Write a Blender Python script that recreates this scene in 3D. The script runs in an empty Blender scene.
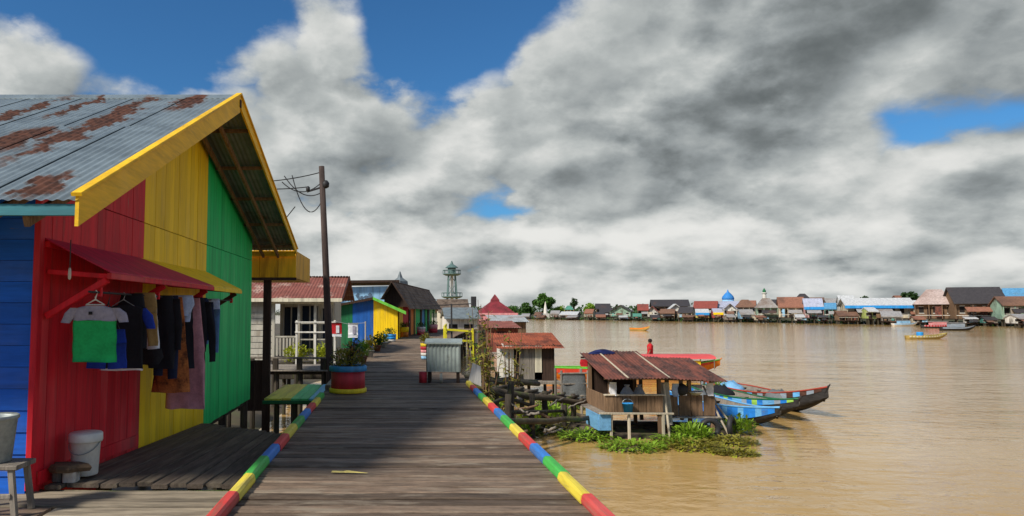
import bpy, math, random
from mathutils import Vector, Matrix, noise
R = math.radians
rnd = random.Random(11)
S = bpy.context.scene
COL = S.collection
# ------------------------------------------------------------------ camera
FPX, CX, CY, HZ, CAMH = 700.0, 395.0, 258.0, 311.0, 1.6
PITCH = math.atan((HZ - CY) / FPX)
cam = bpy.data.cameras.new('Camera')
cam.sensor_width = 36.0
cam.lens = FPX / 1024 * 36.0
cam.shift_x = (512 - CX) / 1024
cam.clip_start = 0.1
cam.clip_end = 6000
camo = bpy.data.objects.new('Camera', cam)
COL.objects.link(camo)
camo.location = (0, 0, CAMH)
camo.rotation_euler = (math.pi / 2 + PITCH, 0, 0)
S.camera = camo
def ray(px, py):
    u = (px - CX) / FPX; v = (CY - py) / FPX
    c, s = math.cos(PITCH), math.sin(PITCH)
    return Vector((u, c - v * s, s + v * c))
def at(px, py, Y):                       # the point at distance Y seen at a place in the photograph
    d = ray(px, py); k = Y / d.y
    return Vector((d.x * k, Y, CAMH + d.z * k))
def atz(px, py, Z):                      # the point at height Z
    d = ray(px, py); k = (Z - CAMH) / d.z
    return Vector((d.x * k, d.y * k, Z))
WATER = -2.0
# ------------------------------------------------------------------ sun and sky
to_sun = Vector((-0.90, -0.70, 1.0)).normalized()
SUN_EL = math.asin(to_sun.z)
sun = bpy.data.lights.new('sun', 'SUN')
sun.energy = 3.5
sun.angle = R(8.0)
sun.color = (1.0, 0.93, 0.82)
suno = bpy.data.objects.new('sun', sun)
COL.objects.link(suno)
suno.rotation_euler = (-to_sun).to_track_quat('-Z', 'Y').to_euler()
suno.location = (-20, -20, 30)
S.view_settings.view_transform = 'Standard'
S.view_settings.look = 'None'
S.view_settings.gamma = 1.0
S.view_settings.exposure = 0.50
S.view_settings.use_curve_mapping = False

class NT:                                # small helper for wiring nodes
    def __init__(s, tree): s.t = tree; s.n = tree.nodes; s.l = tree.links
    def new(s, typ, **kw):
        n = s.n.new(typ)
        for k, v in kw.items(): setattr(n, k, v)
        return n
    def put(s, sock, v):
        if hasattr(v, 'is_linked') or hasattr(v, 'links'): s.l.new(v, sock)
        else: sock.default_value = v
    def math(s, op, a, b=None, c=None, clamp=False):
        n = s.new('ShaderNodeMath', operation=op); n.use_clamp = clamp
        s.put(n.inputs[0], a)
        if b is not None: s.put(n.inputs[1], b)
        if c is not None: s.put(n.inputs[2], c)
        return n.outputs[0]
    def vmath(s, op, a, b=None, scale=None):
        n = s.new('ShaderNodeVectorMath', operation=op)
        s.put(n.inputs[0], a)
        if b is not None: s.put(n.inputs[1], b)
        if scale is not None: s.put(n.inputs['Scale'], scale)
        return n.outputs['Value' if op in ('LENGTH', 'DISTANCE', 'DOT_PRODUCT') else 'Vector']
    def noise(s, vec, scale, detail=4, rough=0.55, dist=0.0, lac=2.0):
        n = s.new('ShaderNodeTexNoise')
        s.put(n.inputs['Vector'], vec)
        n.inputs['Scale'].default_value = scale; n.inputs['Detail'].default_value = detail
        n.inputs['Roughness'].default_value = rough; n.inputs['Distortion'].default_value = dist
        n.inputs['Lacunarity'].default_value = lac
        return n.outputs['Fac'], n.outputs['Color']
    def mapr(s, v, a, b, c=0.0, d=1.0, smooth=True):
        n = s.new('ShaderNodeMapRange'); n.interpolation_type = 'SMOOTHSTEP' if smooth else 'LINEAR'
        s.put(n.inputs[0], v)
        for i, q in enumerate((a, b, c, d)): s.put(n.inputs[i + 1], q)
        return n.outputs[0]
    def mix(s, f, a, b, blend='MIX'):
        n = s.new('ShaderNodeMix', data_type='RGBA', blend_type=blend)
        s.put(n.inputs[0], f); s.put(n.inputs[6], a); s.put(n.inputs[7], b)
        return n.outputs[2]
def c4(c): return (c[0], c[1], c[2], 1.0)

world = bpy.data.worlds.new('World')
S.world = world
world.use_nodes = True
wt = NT(world.node_tree)
wt.n.clear()
# cloud density as a function of direction
g = bpy.data.node_groups.new('cloud_density', 'ShaderNodeTree')
g.interface.new_socket('Vector', in_out='INPUT', socket_type='NodeSocketVector')
g.interface.new_socket('Density', in_out='OUTPUT', socket_type='NodeSocketFloat')
gt = NT(g)
gi = gt.new('NodeGroupInput'); go = gt.new('NodeGroupOutput')
sx = gt.new('ShaderNodeSeparateXYZ'); gt.l.new(gi.outputs[0], sx.inputs[0])
zp = gt.math('MAXIMUM', sx.outputs[2], -0.05)
den = gt.math('ADD', zp, 1.1)
cb = gt.new('ShaderNodeCombineXYZ')
gt.l.new(gt.math('DIVIDE', sx.outputs[0], den), cb.inputs[0])
gt.l.new(gt.math('DIVIDE', sx.outputs[1], den), cb.inputs[1])
gt.l.new(gt.math('MULTIPLY', gt.math('LOGARITHM', gt.math('ADD', zp, 0.18), math.e), 0.46), cb.inputs[2])
n1 = gt.noise(cb.outputs[0], 4.2, 1, 0.5)[0]
n2, nw = gt.noise(cb.outputs[0], 7.5, 8, 0.57, 0.0)
wp_ = gt.vmath('ADD', cb.outputs[0], gt.vmath('SCALE', gt.vmath('SUBTRACT', nw, (0.5, 0.5, 0.5)), scale=0.10))
vo = gt.new('ShaderNodeTexVoronoi'); vo.feature = 'F1'
gt.l.new(wp_, vo.inputs['Vector']); vo.inputs['Scale'].default_value = 9.5; vo.inputs['Detail'].default_value = 1.0
vo.inputs['Roughness'].default_value = 0.5; vo.inputs['Lacunarity'].default_value = 2.3
vo.normalize = True
puff = gt.math('SUBTRACT', 0.30, gt.math('POWER', vo.outputs['Distance'], 2.0))
d0 = gt.math('ADD', gt.math('ADD', gt.math('MULTIPLY', n1, 0.50), gt.math('MULTIPLY', n2, 0.55)), gt.math('MULTIPLY', puff, 0.80))
gt.l.new(d0, go.inputs[0])
tc = wt.new('ShaderNodeTexCoord')
dv = tc.outputs['Generated']
def dens(v):
    n = wt.new('ShaderNodeGroup'); n.node_tree = g
    wt.l.new(v, n.inputs[0]); return n.outputs[0]
D0 = dens(dv)
D1 = dens(wt.vmath('ADD', dv, (-0.030, 0.0, 0.030)))
# large cloud banks (+) and openings (-), each a bearing, a size and a weight
BANKS = [
    (720, 70, 0.34, 0.30), (560, 100, 0.18, 0.16), (300, 140, 0.24, 0.14), (450, 120, 0.14, 0.18), (880, 20, 0.22, 0.16),
    (150, -20, 0.24, -0.28), (50, 95, 0.14, 0.10), (170, 75, 0.12, 0.12), (450, 0, 0.19, -0.36), (910, 105, 0.14, -0.22), (1000, 190, 0.24, 0.16)]
ban = None
for (px, py, rad, w) in BANKS:
    c = ray(px, py).normalized()
    m = wt.mapr(wt.vmath('DISTANCE', dv, tuple(c)), 0.0, rad, w, 0.0)
    ban = m if ban is None else wt.math('ADD', ban, m)
wx = wt.new('ShaderNodeSeparateXYZ'); wt.l.new(dv, wx.inputs[0])
# towards the horizon the banks stack up behind one another
ban0 = wt.math('ADD', D0, ban)
ban = wt.math('ADD', ban, wt.mapr(wx.outputs[2], 0.05, 0.27, 0.29, 0.0))
DT = wt.math('ADD', D0, ban)
cover = wt.mapr(DT, 0.67, 0.80)
thick = wt.mapr(ban0, 0.66, 1.02)
rim = wt.math('SUBTRACT', D0, D1)
lit = wt.math('ADD', wt.math('MULTIPLY', rim, 4.0), 0.74)
lit = wt.math('SUBTRACT', lit, wt.math('MULTIPLY', thick, wt.mapr(wx.outputs[2], 0.03, 0.36, 0.26, 0.50)))
for (px, py, rad, w) in ((735, 120, 0.17, -0.13), (930, 15, 0.26, -0.22), (640, 150, 0.12, -0.16), (570, 70, 0.13, 0.26), (450, 95, 0.10, 0.14), (850, 190, 0.12, 0.14), (620, 210, 0.14, 0.10), (330, 60, 0.12, 0.10), (540, 240, 0.10, -0.10), (800, 235, 0.12, -0.14)):
    lit = wt.math('ADD', lit, wt.mapr(wt.vmath('DISTANCE', dv, tuple(ray(px, py).normalized())), 0.0, rad, w, 0.0))
ramp = wt.new('ShaderNodeValToRGB')
wt.l.new(wt.mapr(lit, -0.45, 1.35), ramp.inputs[0])
cr = ramp.color_ramp
cr.elements[0].position = -0.0; cr.elements[0].color = (0.085, 0.097, 0.10, 1)
cr.elements[1].position = 1.0; cr.elements[1].color = (0.57, 0.57, 0.55, 1)
e = cr.elements.new(0.30); e.color = (0.21, 0.23, 0.235, 1)
e = cr.elements.new(0.62); e.color = (0.345, 0.365, 0.36, 1)
sky = wt.new('ShaderNodeTexSky')
sky.sky_type = 'NISHITA'
sky.sun_disc = False
sky.sun_elevation = SUN_EL
sky.sun_rotation = math.atan2(to_sun.x, to_sun.y)
sky.air_density = 1.0; sky.dust_density = 0.3; sky.ozone_density = 3.0
SKYS = 0.10
skyc = wt.mix(1.0, sky.outputs[0], (0.26, 0.54, 0.74, 1), 'MULTIPLY')
cl = wt.mix(1.0, ramp.outputs[0], (1 / SKYS, 1 / SKYS, 1 / SKYS, 1), 'MULTIPLY')
fin = wt.mix(cover, skyc, cl)
bg = wt.new('ShaderNodeBackground'); wt.l.new(fin, bg.inputs[0]); bg.inputs[1].default_value = SKYS
wo = wt.new('ShaderNodeOutputWorld'); wt.l.new(bg.outputs[0], wo.inputs[0])

# ------------------------------------------------------------------ mesh helpers
class MB:
    def __init__(s): s.v = []; s.f = []
    def add(s, vs, fs):
        o = len(s.v); s.v += [tuple(p) for p in vs]; s.f += [tuple(i + o for i in f) for f in fs]; return s
    def box(s, x0, x1, y0, y1, z0, z1):
        return s.add([(x0,y0,z0),(x1,y0,z0),(x1,y1,z0),(x0,y1,z0),(x0,y0,z1),(x1,y0,z1),(x1,y1,z1),(x0,y1,z1)],
                     [(0,3,2,1),(4,5,6,7),(0,1,5,4),(1,2,6,5),(2,3,7,6),(3,0,4,7)])
    def cbox(s, x0, x1, y0, y1, z0, z1, c=0.01, axis=0):   # box with the edges along one axis chamfered
        A = [(x0, x1), (y0, y1), (z0, z1)]
        p, q = [i for i in range(3) if i != axis]
        (a0, a1), (b0, b1), (l0, l1) = A[p], A[q], A[axis]
        c = min(c, (a1 - a0) * .4, (b1 - b0) * .4)
        pr = [(a0+c,b0),(a1-c,b0),(a1,b0+c),(a1,b1-c),(a1-c,b1),(a0+c,b1),(a0,b1-c),(a0,b0+c)]
        vs = []
        for l in (l0, l1):
            for (a, b) in pr:
                t = [0, 0, 0]; t[axis] = l; t[p] = a; t[q] = b; vs.append(t)
        fs = [(i, (i+1) % 8, 8 + (i+1) % 8, 8 + i) for i in range(8)] + [tuple(range(7, -1, -1)), tuple(range(8, 16))]
        return s.add(vs, fs)
    def prism(s, poly, d0, d1, axis=0):       # polygon in the two other axes, extruded along axis
        n = len(poly); p, q = [i for i in range(3) if i != axis]; vs = []
        for d in (d0, d1):
            for (a, b) in poly:
                t = [0, 0, 0]; t[axis] = d; t[p] = a; t[q] = b; vs.append(t)
        return s.add(vs, [(i, (i+1) % n, n + (i+1) % n, n + i) for i in range(n)] + [tuple(range(n-1, -1, -1)), tuple(range(n, 2*n))])
    def beam(s, a, b, w, h=None, up=(0, 0, 1), c=0.006):
        h = h or w; a = Vector(a); b = Vector(b); d = (b - a); L = d.length; d = d / L; up = Vector(up)
        if abs(d.dot(up)) > .98: up = Vector((0, 1, 0))
        x = d.cross(up).normalized(); z = x.cross(d)
        m = MB().cbox(0, L, -w/2, w/2, -h/2, h/2, c, 0)
        return s.add([a + d * p[0] - x * p[1] + z * p[2] for p in m.v], m.f)
    def tube(s, pts, rad, n=8, caps=True):
        pts = [Vector(p) for p in pts]; N = len(pts)
        if not hasattr(rad, '__len__'): rad = [rad] * N
        vs = []; ref = None
        for i, p in enumerate(pts):
            t = (pts[min(i+1, N-1)] - pts[max(i-1, 0)]).normalized()
            if ref is None: ref = Vector((0, 0, 1)) if abs(t.z) < .9 else Vector((1, 0, 0))
            x = t.cross(ref).normalized(); y = t.cross(x); 
            for k in range(n):
                a = 2 * math.pi * k / n
                vs.append(p + (x * math.cos(a) + y * math.sin(a)) * rad[i])
        fs = [(i*n+k, i*n+(k+1) % n, (i+1)*n+(k+1) % n, (i+1)*n+k) for i in range(N-1) for k in range(n)]
        if caps: fs += [tuple(range(n-1, -1, -1)), tuple((N-1)*n + k for k in range(n))]
        return s.add(vs, fs)
    def lathe(s, prof, n=24, cap=True):
        vs = [(r * math.cos(2*math.pi*k/n), r * math.sin(2*math.pi*k/n), z) for (r, z) in prof for k in range(n)]
        N = len(prof)
        fs = [(i*n+k, i*n+(k+1) % n, (i+1)*n+(k+1) % n, (i+1)*n+k) for i in range(N-1) for k in range(n)]
        if cap: fs += [tuple(range(n-1, -1, -1)), tuple((N-1)*n + k for k in range(n))]
        return s.add(vs, fs)
    def xf(s, M):
        s.v = [tuple(M @ Vector(p)) for p in s.v]; return s
    def mesh(s, name, mat=None, smooth=False):
        me = bpy.data.meshes.new(name); me.from_pydata(s.v, [], s.f)
        if mat: me.materials.append(mat)
        if smooth:
            for p in me.polygons: p.use_smooth = True
        me.validate(); me.update(); return me
def link(name, me, parent=None, loc=(0, 0, 0), rot=(0, 0, 0), sc=None):
    o = bpy.data.objects.new(name, me); COL.objects.link(o)
    o.location = loc; o.rotation_euler = rot
    if sc: o.scale = sc
    if parent: o.parent = parent
    return o
def part(name, mb, mat, parent, smooth=False, loc=(0, 0, 0), rot=(0, 0, 0)):
    return link(name, mb.mesh(name, mat, smooth), parent, loc, rot)
def tag(o, label, cat, group=None):
    o['label'] = label; o['category'] = cat
    if group: o['group'] = group
    return o
def thing(name, label, cat, loc=(0, 0, 0), rz=0, group=None):
    return tag(link(name, None, None, loc, (0, 0, rz)), label, cat, group)
def structure(name, mb, mat, smooth=False):
    o = part(name, mb, mat, None, smooth); o['kind'] = 'structure'; return o
def corr(w, l, pitch=0.09, amp=0.014, seg=6, sag=0.0, t=0.0):   # corrugated sheet: x across, y down the slope
    m = MB(); n = max(2, int(w / pitch * seg)); rows = 3
    for j in range(rows):
        for i in range(n + 1):
            x = w * i / n
            m.v.append((x, l * j / (rows-1), amp * math.sin(2 * math.pi * x / pitch) - (sag if j == 1 else 0)))
    for j in range(rows-1):
        for i in range(n):
            a = j * (n+1) + i; m.f.append((a, a+1, a+n+2, a+n+1))
    return m
def frame(o, x, y):                      # matrix with origin o, x axis and y axis
    x = Vector(x).normalized(); y = Vector(y); y = (y - x * y.dot(x)).normalized(); z = x.cross(y)
    M = Matrix((x, y, z)).transposed().to_4x4(); M.translation = Vector(o); return M
# ------------------------------------------------------------------ materials
MATS = {}
def mat(name, col, rough=0.75, var=0.22, scale=5.0, stretch=(1, 1, 1), bump=0.15, dirt=None, dirt_amt=0.35, dirt_scale=1.4,
        col2=None, spec=0.3, metal=0.0, rand=0.12, world=False, detail=5, dstretch=None, chips=0.0):
    if name in MATS: return MATS[name]
    m = bpy.data.materials.new(name); m.use_nodes = True; t = NT(m.node_tree)
    b = t.n['Principled BSDF']
    if world:
        v0 = t.new('ShaderNodeNewGeometry').outputs['Position']; rv = None
        v = v0
    else:
        v0 = t.new('ShaderNodeTexCoord').outputs['Object']
        oi = t.new('ShaderNodeObjectInfo'); rv = oi.outputs['Random']
        off = t.math('MULTIPLY', rv, 37.0)
        cb = t.new('ShaderNodeCombineXYZ')
        for k in range(3): t.l.new(off, cb.inputs[k])
        v = t.vmath('ADD', v0, cb.outputs[0])
    vs = t.vmath('MULTIPLY', v, tuple(stretch))
    f, _ = t.noise(vs, scale, detail, 0.6)
    f2, _ = t.noise(vs, scale * 6, 3, 0.6)
    ff = t.math('ADD', t.math('MULTIPLY', f, 0.65), t.math('MULTIPLY', f2, 0.35))
    k = t.mapr(ff, 0.3, 0.7)
    lo = tuple(max(0, c * (1 - var)) for c in col); hi = tuple(min(1, c * (1 + var)) for c in (col2 or col))
    c = t.mix(k, c4(lo), c4(hi))
    if rv is not None and rand:
        r = t.math('MULTIPLY_ADD', rv, 2 * rand, 1 - rand)
        cc = t.new('ShaderNodeCombineColor')
        for q in range(3): t.l.new(r, cc.inputs[q])
        c = t.mix(1.0, c, cc.outputs[0], 'MULTIPLY')
    if dirt:
        dv_ = t.vmath('MULTIPLY', v0 if world else v, tuple(dstretch or stretch))
        d, _ = t.noise(dv_, dirt_scale, 6, 0.65)
        c = t.mix(t.math('MULTIPLY', t.mapr(d, 0.50, 0.68), dirt_amt), c, c4(dirt))
    if chips:
        cv = t.vmath('MULTIPLY', v, tuple(stretch)); ch_, _ = t.noise(cv, 3.2, 6, 0.7)
        c = t.mix(t.math('MULTIPLY', t.mapr(ch_, 0.655, 0.69), chips), c, (0.20, 0.165, 0.12, 1))
        fd_, _ = t.noise(t.vmath('MULTIPLY', v, (.8, .8, .5)), 0.9, 4, 0.6)
        c = t.mix(t.math('MULTIPLY', t.mapr(fd_, 0.5, 0.75), 0.07), c, (0.75, 0.70, 0.60, 1))
    t.l.new(c, b.inputs['Base Color'])
    b.inputs['Roughness'].default_value = rough
    b.inputs['Specular IOR Level'].default_value = spec
    b.inputs['Metallic'].default_value = metal
    if bump:
        bp = t.new('ShaderNodeBump'); bp.inputs['Strength'].default_value = bump; bp.inputs['Distance'].default_value = 0.02
        t.l.new(ff, bp.inputs['Height']); t.l.new(bp.outputs[0], b.inputs['Normal'])
    MATS[name] = m; return m
def wood(name, col, axis=0, **kw):
    st = [9, 9, 9]; st[axis] = 0.8
    a = dict(rough=0.82, var=0.45, scale=1.6, stretch=tuple(st), bump=0.5, rand=0.25, detail=6, spec=0.25)
    a.update(kw); return mat(name, col, **a)
def paint(name, col, axis=2, **kw):
    st = [5, 5, 5]; st[axis] = 0.5
    a = dict(chips=0.55, rough=0.62, var=0.20, scale=1.3, stretch=tuple(st), bump=0.15, rand=0.09, dirt=tuple(x * .35 + .012 for x in col), dirt_amt=0.48, dirt_scale=0.9)
    a.update(kw); return mat(name, col, **a)
def roofing(name, base, rust, amt=(0.50, 0.62), scale=0.8, stretch=(1, 1, 1), rough=0.55, metal=0.0, patches=None, spec=0.4):
    if name in MATS: return MATS[name]
    m = bpy.data.materials.new(name); m.use_nodes = True; t = NT(m.node_tree); b = t.n['Principled BSDF']
    P = t.new('ShaderNodeNewGeometry').outputs['Position']
    vs = t.vmath('MULTIPLY', P, tuple(stretch))
    f, _ = t.noise(vs, scale, 7, 0.62); fine, _ = t.noise(P, 9.0, 5, 0.6)
    n3, nc = t.noise(P, 2.3, 5, 0.65)
    val = f
    if patches:
        pw = t.vmath('ADD', P, t.vmath('SCALE', t.vmath('SUBTRACT', nc, (0.5, 0.5, 0.5)), scale=0.9))
        val = t.math('MULTIPLY', f, 0.55)
        for (x, y, rx, ry, sk) in patches:
            s = t.new('ShaderNodeSeparateXYZ'); t.l.new(pw, s.inputs[0])
            dy = t.math('SUBTRACT', s.outputs[1], y)
            dx = t.math('SUBTRACT', t.math('SUBTRACT', s.outputs[0], x), t.math('MULTIPLY', dy, sk))
            a = t.math('POWER', t.math('DIVIDE', dx, rx), 2.0); c = t.math('POWER', t.math('DIVIDE', dy, ry), 2.0)
            val = t.math('MAXIMUM', val, t.math('MULTIPLY_ADD', t.math('SQRT', t.math('ADD', a, c)), -0.30, 0.86))
    k = t.mapr(val, amt[0], amt[1])
    bc = t.mix(t.mapr(n3, .35, .65), c4([x * .78 for x in base]), c4([x * 1.15 for x in base]))
    rc = t.mix(t.mapr(fine, .35, .65), c4([x * .45 for x in rust]), c4([x * 1.35 for x in rust]))
    t.l.new(t.mix(k, bc, rc), b.inputs['Base Color'])
    t.l.new(t.math('MULTIPLY_ADD', k, 0.9 - rough, rough), b.inputs['Roughness'])
    b.inputs['Specular IOR Level'].default_value = spec
    b.inputs['Metallic'].default_value = metal
    bp = t.new('ShaderNodeBump'); bp.inputs['Strength'].default_value = .25; bp.inputs['Distance'].default_value = .02
    t.l.new(fine, bp.inputs['Height']); t.l.new(bp.outputs[0], b.inputs['Normal'])
    MATS[name] = m; return m

RED, YEL, GRN, BLU = (0.62, 0.010, 0.022), (0.93, 0.60, 0.006), (0.008, 0.55, 0.14), (0.007, 0.11, 0.54)
M_deck = wood('weathered_deck_wood', (0.145, 0.103, 0.072), 0, dirt=(0.29, 0.24, 0.18), dirt_amt=0.7, dirt_scale=1.1, rough=0.72, dstretch=(1.2, 4, 4), stretch=(1.7, 9, 9), rand=0.42)
M_decky = wood('weathered_side_deck_wood', (0.075, 0.058, 0.044), 1, dirt=(0.17, 0.14, 0.10), dirt_amt=0.6, dirt_scale=0.9)
M_pile = wood('wet_pile_wood', (0.050, 0.040, 0.030), 2, dirt=(0.10, 0.11, 0.03), dirt_amt=0.5)
M_log = mat('mossy_log_wood', (0.085, 0.066, 0.045), scale=4, var=.5, bump=.6, dirt=(0.10, 0.13, 0.025), dirt_amt=.75, dirt_scale=1.6, rand=.3)
M_dark = wood('dark_brown_wood', (0.045, 0.026, 0.018), 2)
M_brown = wood('brown_plank_wood', (0.17, 0.105, 0.06), 2)
M_grey = wood('grey_old_wood', (0.23, 0.20, 0.165), 2)
M_pale = wood('pale_lath_wood', (0.50, 0.43, 0.32), 2, var=.3)
P_red = paint('red_wall_paint', RED); P_yel = paint('yellow_wall_paint', YEL, dirt=(.42, .24, .02), dirt_amt=.35, var=.12); P_grn = paint('green_wall_paint', GRN, dirt_amt=.35, var=.14); P_blu = paint('blue_wall_paint', BLU, axis=0)
P_kerb = {'red': paint('red_kerb_paint', (0.58, 0.05, 0.045), axis=1, dirt=(0.2, .12, .08), dirt_amt=.55, dirt_scale=2.5), 'yellow': paint('yellow_kerb_paint', (0.72, 0.58, 0.06), axis=1, dirt=(0.25, .2, .08), dirt_amt=.6, dirt_scale=2.5),
          'green': paint('green_kerb_paint', (0.06, 0.40, 0.07), axis=1, dirt=(0.1, .16, .07), dirt_amt=.55, dirt_scale=2.5), 'blue': paint('blue_kerb_paint', (0.035, 0.17, 0.50), axis=1, dirt=(0.1, .12, .2), dirt_amt=.55, dirt_scale=2.5)}
P_white = paint('white_paint', (0.66, 0.63, 0.56), dirt=(.30, .25, .18), dirt_amt=.45); P_cream = paint('cream_paint', (0.66, 0.60, 0.45))
P_teal = paint('teal_fascia_paint', (0.04, 0.20, 0.24), axis=0); P_sky = paint('pale_blue_paint', (0.30, 0.55, 0.78)); P_bblue = paint('bright_blue_paint', (0.02, 0.26, 0.62))
P_orange = paint('orange_paint', (0.75, 0.20, 0.01)); P_dgreen = paint('dark_green_paint', (0.01, 0.13, 0.045)); P_lime = paint('lime_paint', (0.16, 0.55, 0.06))
P_pink = paint('pink_paint', (0.75, 0.30, 0.30)); P_awn = paint('crimson_awning_paint', (0.50, 0.012, 0.055), axis=0)
P_gold = paint('golden_fascia_paint', (0.80, 0.47, 0.012), axis=1); P_box = paint('mustard_boarding_paint', (0.78, 0.42, 0.015), dirt=(.3, .13, .01), dirt_amt=.7)
M_black = mat('black_cloth', (0.012, 0.012, 0.016), rough=.9, var=.3)
M_shade = mat('dark_interior', (0.018, 0.015, 0.013), rough=.95, var=.3)
M_metal = mat('dull_zinc', (0.30, 0.33, 0.32), rough=.5, var=.25, metal=.35, dirt=(.18, .12, .07), dirt_amt=.4)
M_iron = mat('dark_iron', (0.03, 0.03, 0.032), rough=.6)
M_soil = mat('soil', (0.05, 0.035, 0.02), rough=.95, bump=.8, scale=14)
def leaf_mat(name, col, trans=0.25):
    if name in MATS: return MATS[name]
    m = mat(name, col, rough=.55, var=.45, scale=1.5, bump=0, rand=.15, spec=.35)
    t = NT(m.node_tree); b = t.n['Principled BSDF']; out = t.n['Material Output']
    tr = t.new('ShaderNodeBsdfTranslucent'); tr.inputs[0].default_value = c4((col[0]*1.6, col[1]*1.5, col[2]))
    mx = t.new('ShaderNodeMixShader'); mx.inputs[0].default_value = trans
    t.l.new(b.outputs[0], mx.inputs[1]); t.l.new(tr.outputs[0], mx.inputs[2]); t.l.new(mx.outputs[0], out.inputs[0]); return m
L_green = leaf_mat('leaf_green', (0.055, 0.13, 0.02)); L_bright = leaf_mat('leaf_bright_green', (0.20, 0.33, 0.025)); L_yel = leaf_mat('leaf_yellow_green', (0.36, 0.40, 0.03)); L_dark = leaf_mat('leaf_dark_green', (0.03, 0.07, 0.015)); L_olive = leaf_mat('leaf_olive', (0.22, 0.20, 0.03))
def leaves(n, rx, ry, rz, size, rng, up=0.4, long=2.2, base=0.0):    # arching leaves rising from a clump
    m = MB()
    for _ in range(n):
        a = rng.uniform(0, 2*math.pi); q = math.sqrt(rng.random())
        p = Vector((rx*q*math.cos(a), ry*q*math.sin(a), base + rng.random() * rz * (1 - .5*q)))
        a2 = a + rng.uniform(-.9, .9); el = rng.uniform(up - .5, up + .5)
        d = Vector((math.cos(a2)*math.cos(el), math.sin(a2)*math.cos(el), math.sin(el)))
        s = d.cross(Vector((0, 0, 1))).normalized(); L = size * rng.uniform(.6, 1.3) * long; w = size * rng.uniform(.35, .6)
        mid = p + d * L * .5; tip = p + d * L - Vector((0, 0, L * .25))
        m.add([p - s*w*.3, p + s*w*.3, mid + s*w, mid - s*w, tip], [(0, 1, 2, 3), (3, 2, 4)])
    return m
def crown(n, r, rng, size, clumps=14):                                # a tree crown: leaf clumps through a lumpy volume
    m = MB(); cs = []
    for _ in range(clumps):
        v = Vector((rng.gauss(0, 1), rng.gauss(0, 1), rng.gauss(0, 1))).normalized() * (rng.random() ** .4) * .72
        cs.append((Vector((v.x*r[0], v.y*r[1], v.z*r[2])), rng.uniform(.28, .46)))
    for _ in range(n):
        c, k = rng.choice(cs)
        v = Vector((rng.gauss(0, 1), rng.gauss(0, 1), rng.gauss(0, 1))).normalized() * (rng.random() ** .33) * k
        p = c + Vector((v.x*r[0], v.y*r[1], v.z*r[2]))
        nn = Vector((rng.gauss(0, 1), rng.gauss(0, 1), rng.gauss(0, 1)+.6)).normalized()
        x = nn.orthogonal().normalized(); y = nn.cross(x); s = size * rng.uniform(.6, 1.4)
        m.add([p - x*s, p - y*s*.6, p + x*s, p + y*s*.6], [(0, 1, 2, 3)])
    return m

# ------------------------------------------------------------------ the setting: river, banks, boardwalk
def water_material():
    m = bpy.data.materials.new('muddy_river_water'); m.use_nodes = True; t = NT(m.node_tree); b = t.n['Principled BSDF']
    P = t.new('ShaderNodeNewGeometry').outputs['Position']
    s, _ = t.noise(P, 0.05, 4, 0.55)
    t.l.new(t.mix(t.mapr(s, .35, .65), (0.44, 0.27, 0.085, 1), (0.52, 0.335, 0.13, 1)), b.inputs['Base Color'])
    b.inputs['Roughness'].default_value = 0.08; b.inputs['IOR'].default_value = 1.5; b.inputs['Specular IOR Level'].default_value = 0.5
    w1, _ = t.noise(t.vmath('MULTIPLY', P, (0.6, 1.0, 1.0)), 2.6, 4, 0.55, 0.4)
    w2, _ = t.noise(t.vmath('MULTIPLY', P, (0.45, 1.0, 1.0)), 0.5, 3, 0.5, 0.3)
    h = t.math('ADD', t.math('MULTIPLY', w1, 0.35), w2)
    bp = t.new('ShaderNodeBump'); bp.inputs['Distance'].default_value = 0.30; t.l.new(t.mapr(t.noise(t.vmath('MULTIPLY', P, (0.25, 1.0, 1.0)), 0.06, 4, 0.6, 0.6)[0], .36, .64, .20, .48), bp.inputs['Strength'])
    t.l.new(h, bp.inputs['Height']); t.l.new(bp.outputs[0], b.inputs['Normal'])
    return m
M_water = water_material()
structure('river', MB().add([(-2500, -300, WATER), (2500, -300, WATER), (2500, 3500, WATER), (-2500, 3500, WATER)], [(0, 1, 2, 3)]), M_water)
M_mud = mat('river_mud', (0.085, 0.062, 0.038), rough=.55, var=.4, scale=.7, bump=.6, world=True, dirt=(.06, .085, .02), dirt_amt=.7, dirt_scale=.35)
def terrain(name, xs, ys, fz, m):
    b = MB(); n = len(xs)
    for y in ys:
        for x in xs: b.v.append((x, y, fz(x, y)))
    for j in range(len(ys)-1):
        for i in range(n-1): a = j*n+i; b.f.append((a, a+1, a+n+1, a+n))
    return structure(name, b, m, True)
def path_x(Y): return 0.12 + (0.0024 * (Y - 15) ** 2 if Y > 15 else 0)
terrain('mud_bank', [-60, -40, -25, -18, -14, -11, -9, -7.5, -6, -5, -4, -3, -2], [-20, -10, -5] + [i * 2.5 for i in range(0, 40)] + [110, 130, 160],
        lambda x, y: WATER - .25 + max(0, (-2.5 - x + .6 * noise.noise(Vector((x*.3, y*.25, 1)))) * .17 if x > -9 else 1.0 + .25 * noise.noise(Vector((x*.2, y*.2, 3)))) + 0.10 * noise.noise(Vector((x, y, 0))), M_mud)
def shore(px): return atz(px, 319.0 + (px - 520) / 504.0 * 7.5, WATER)
s0, s1 = shore(520), shore(1024)
sd = (s1 - s0).normalized(); sn = Vector((-sd.y, sd.x, 0));  sn = sn if sn.x > 0 else -sn      # sn points inland
b = MB(); N = 40
for i in range(N + 1):
    p = s0 + sd * (-500 + 800 * i / N); p = p + sn * 4 * noise.noise(Vector((i * .7, 0, 0)))
    for (q, z) in ((0, -.4), (5, .3), (14, .9), (60, 1.6), (900, 3)): b.v.append(tuple(p + sn * q + Vector((0, 0, z))))
for i in range(N):
    for j in range(4): a = i*5+j; b.f.append((a, a+5, a+6, a+1))
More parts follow.
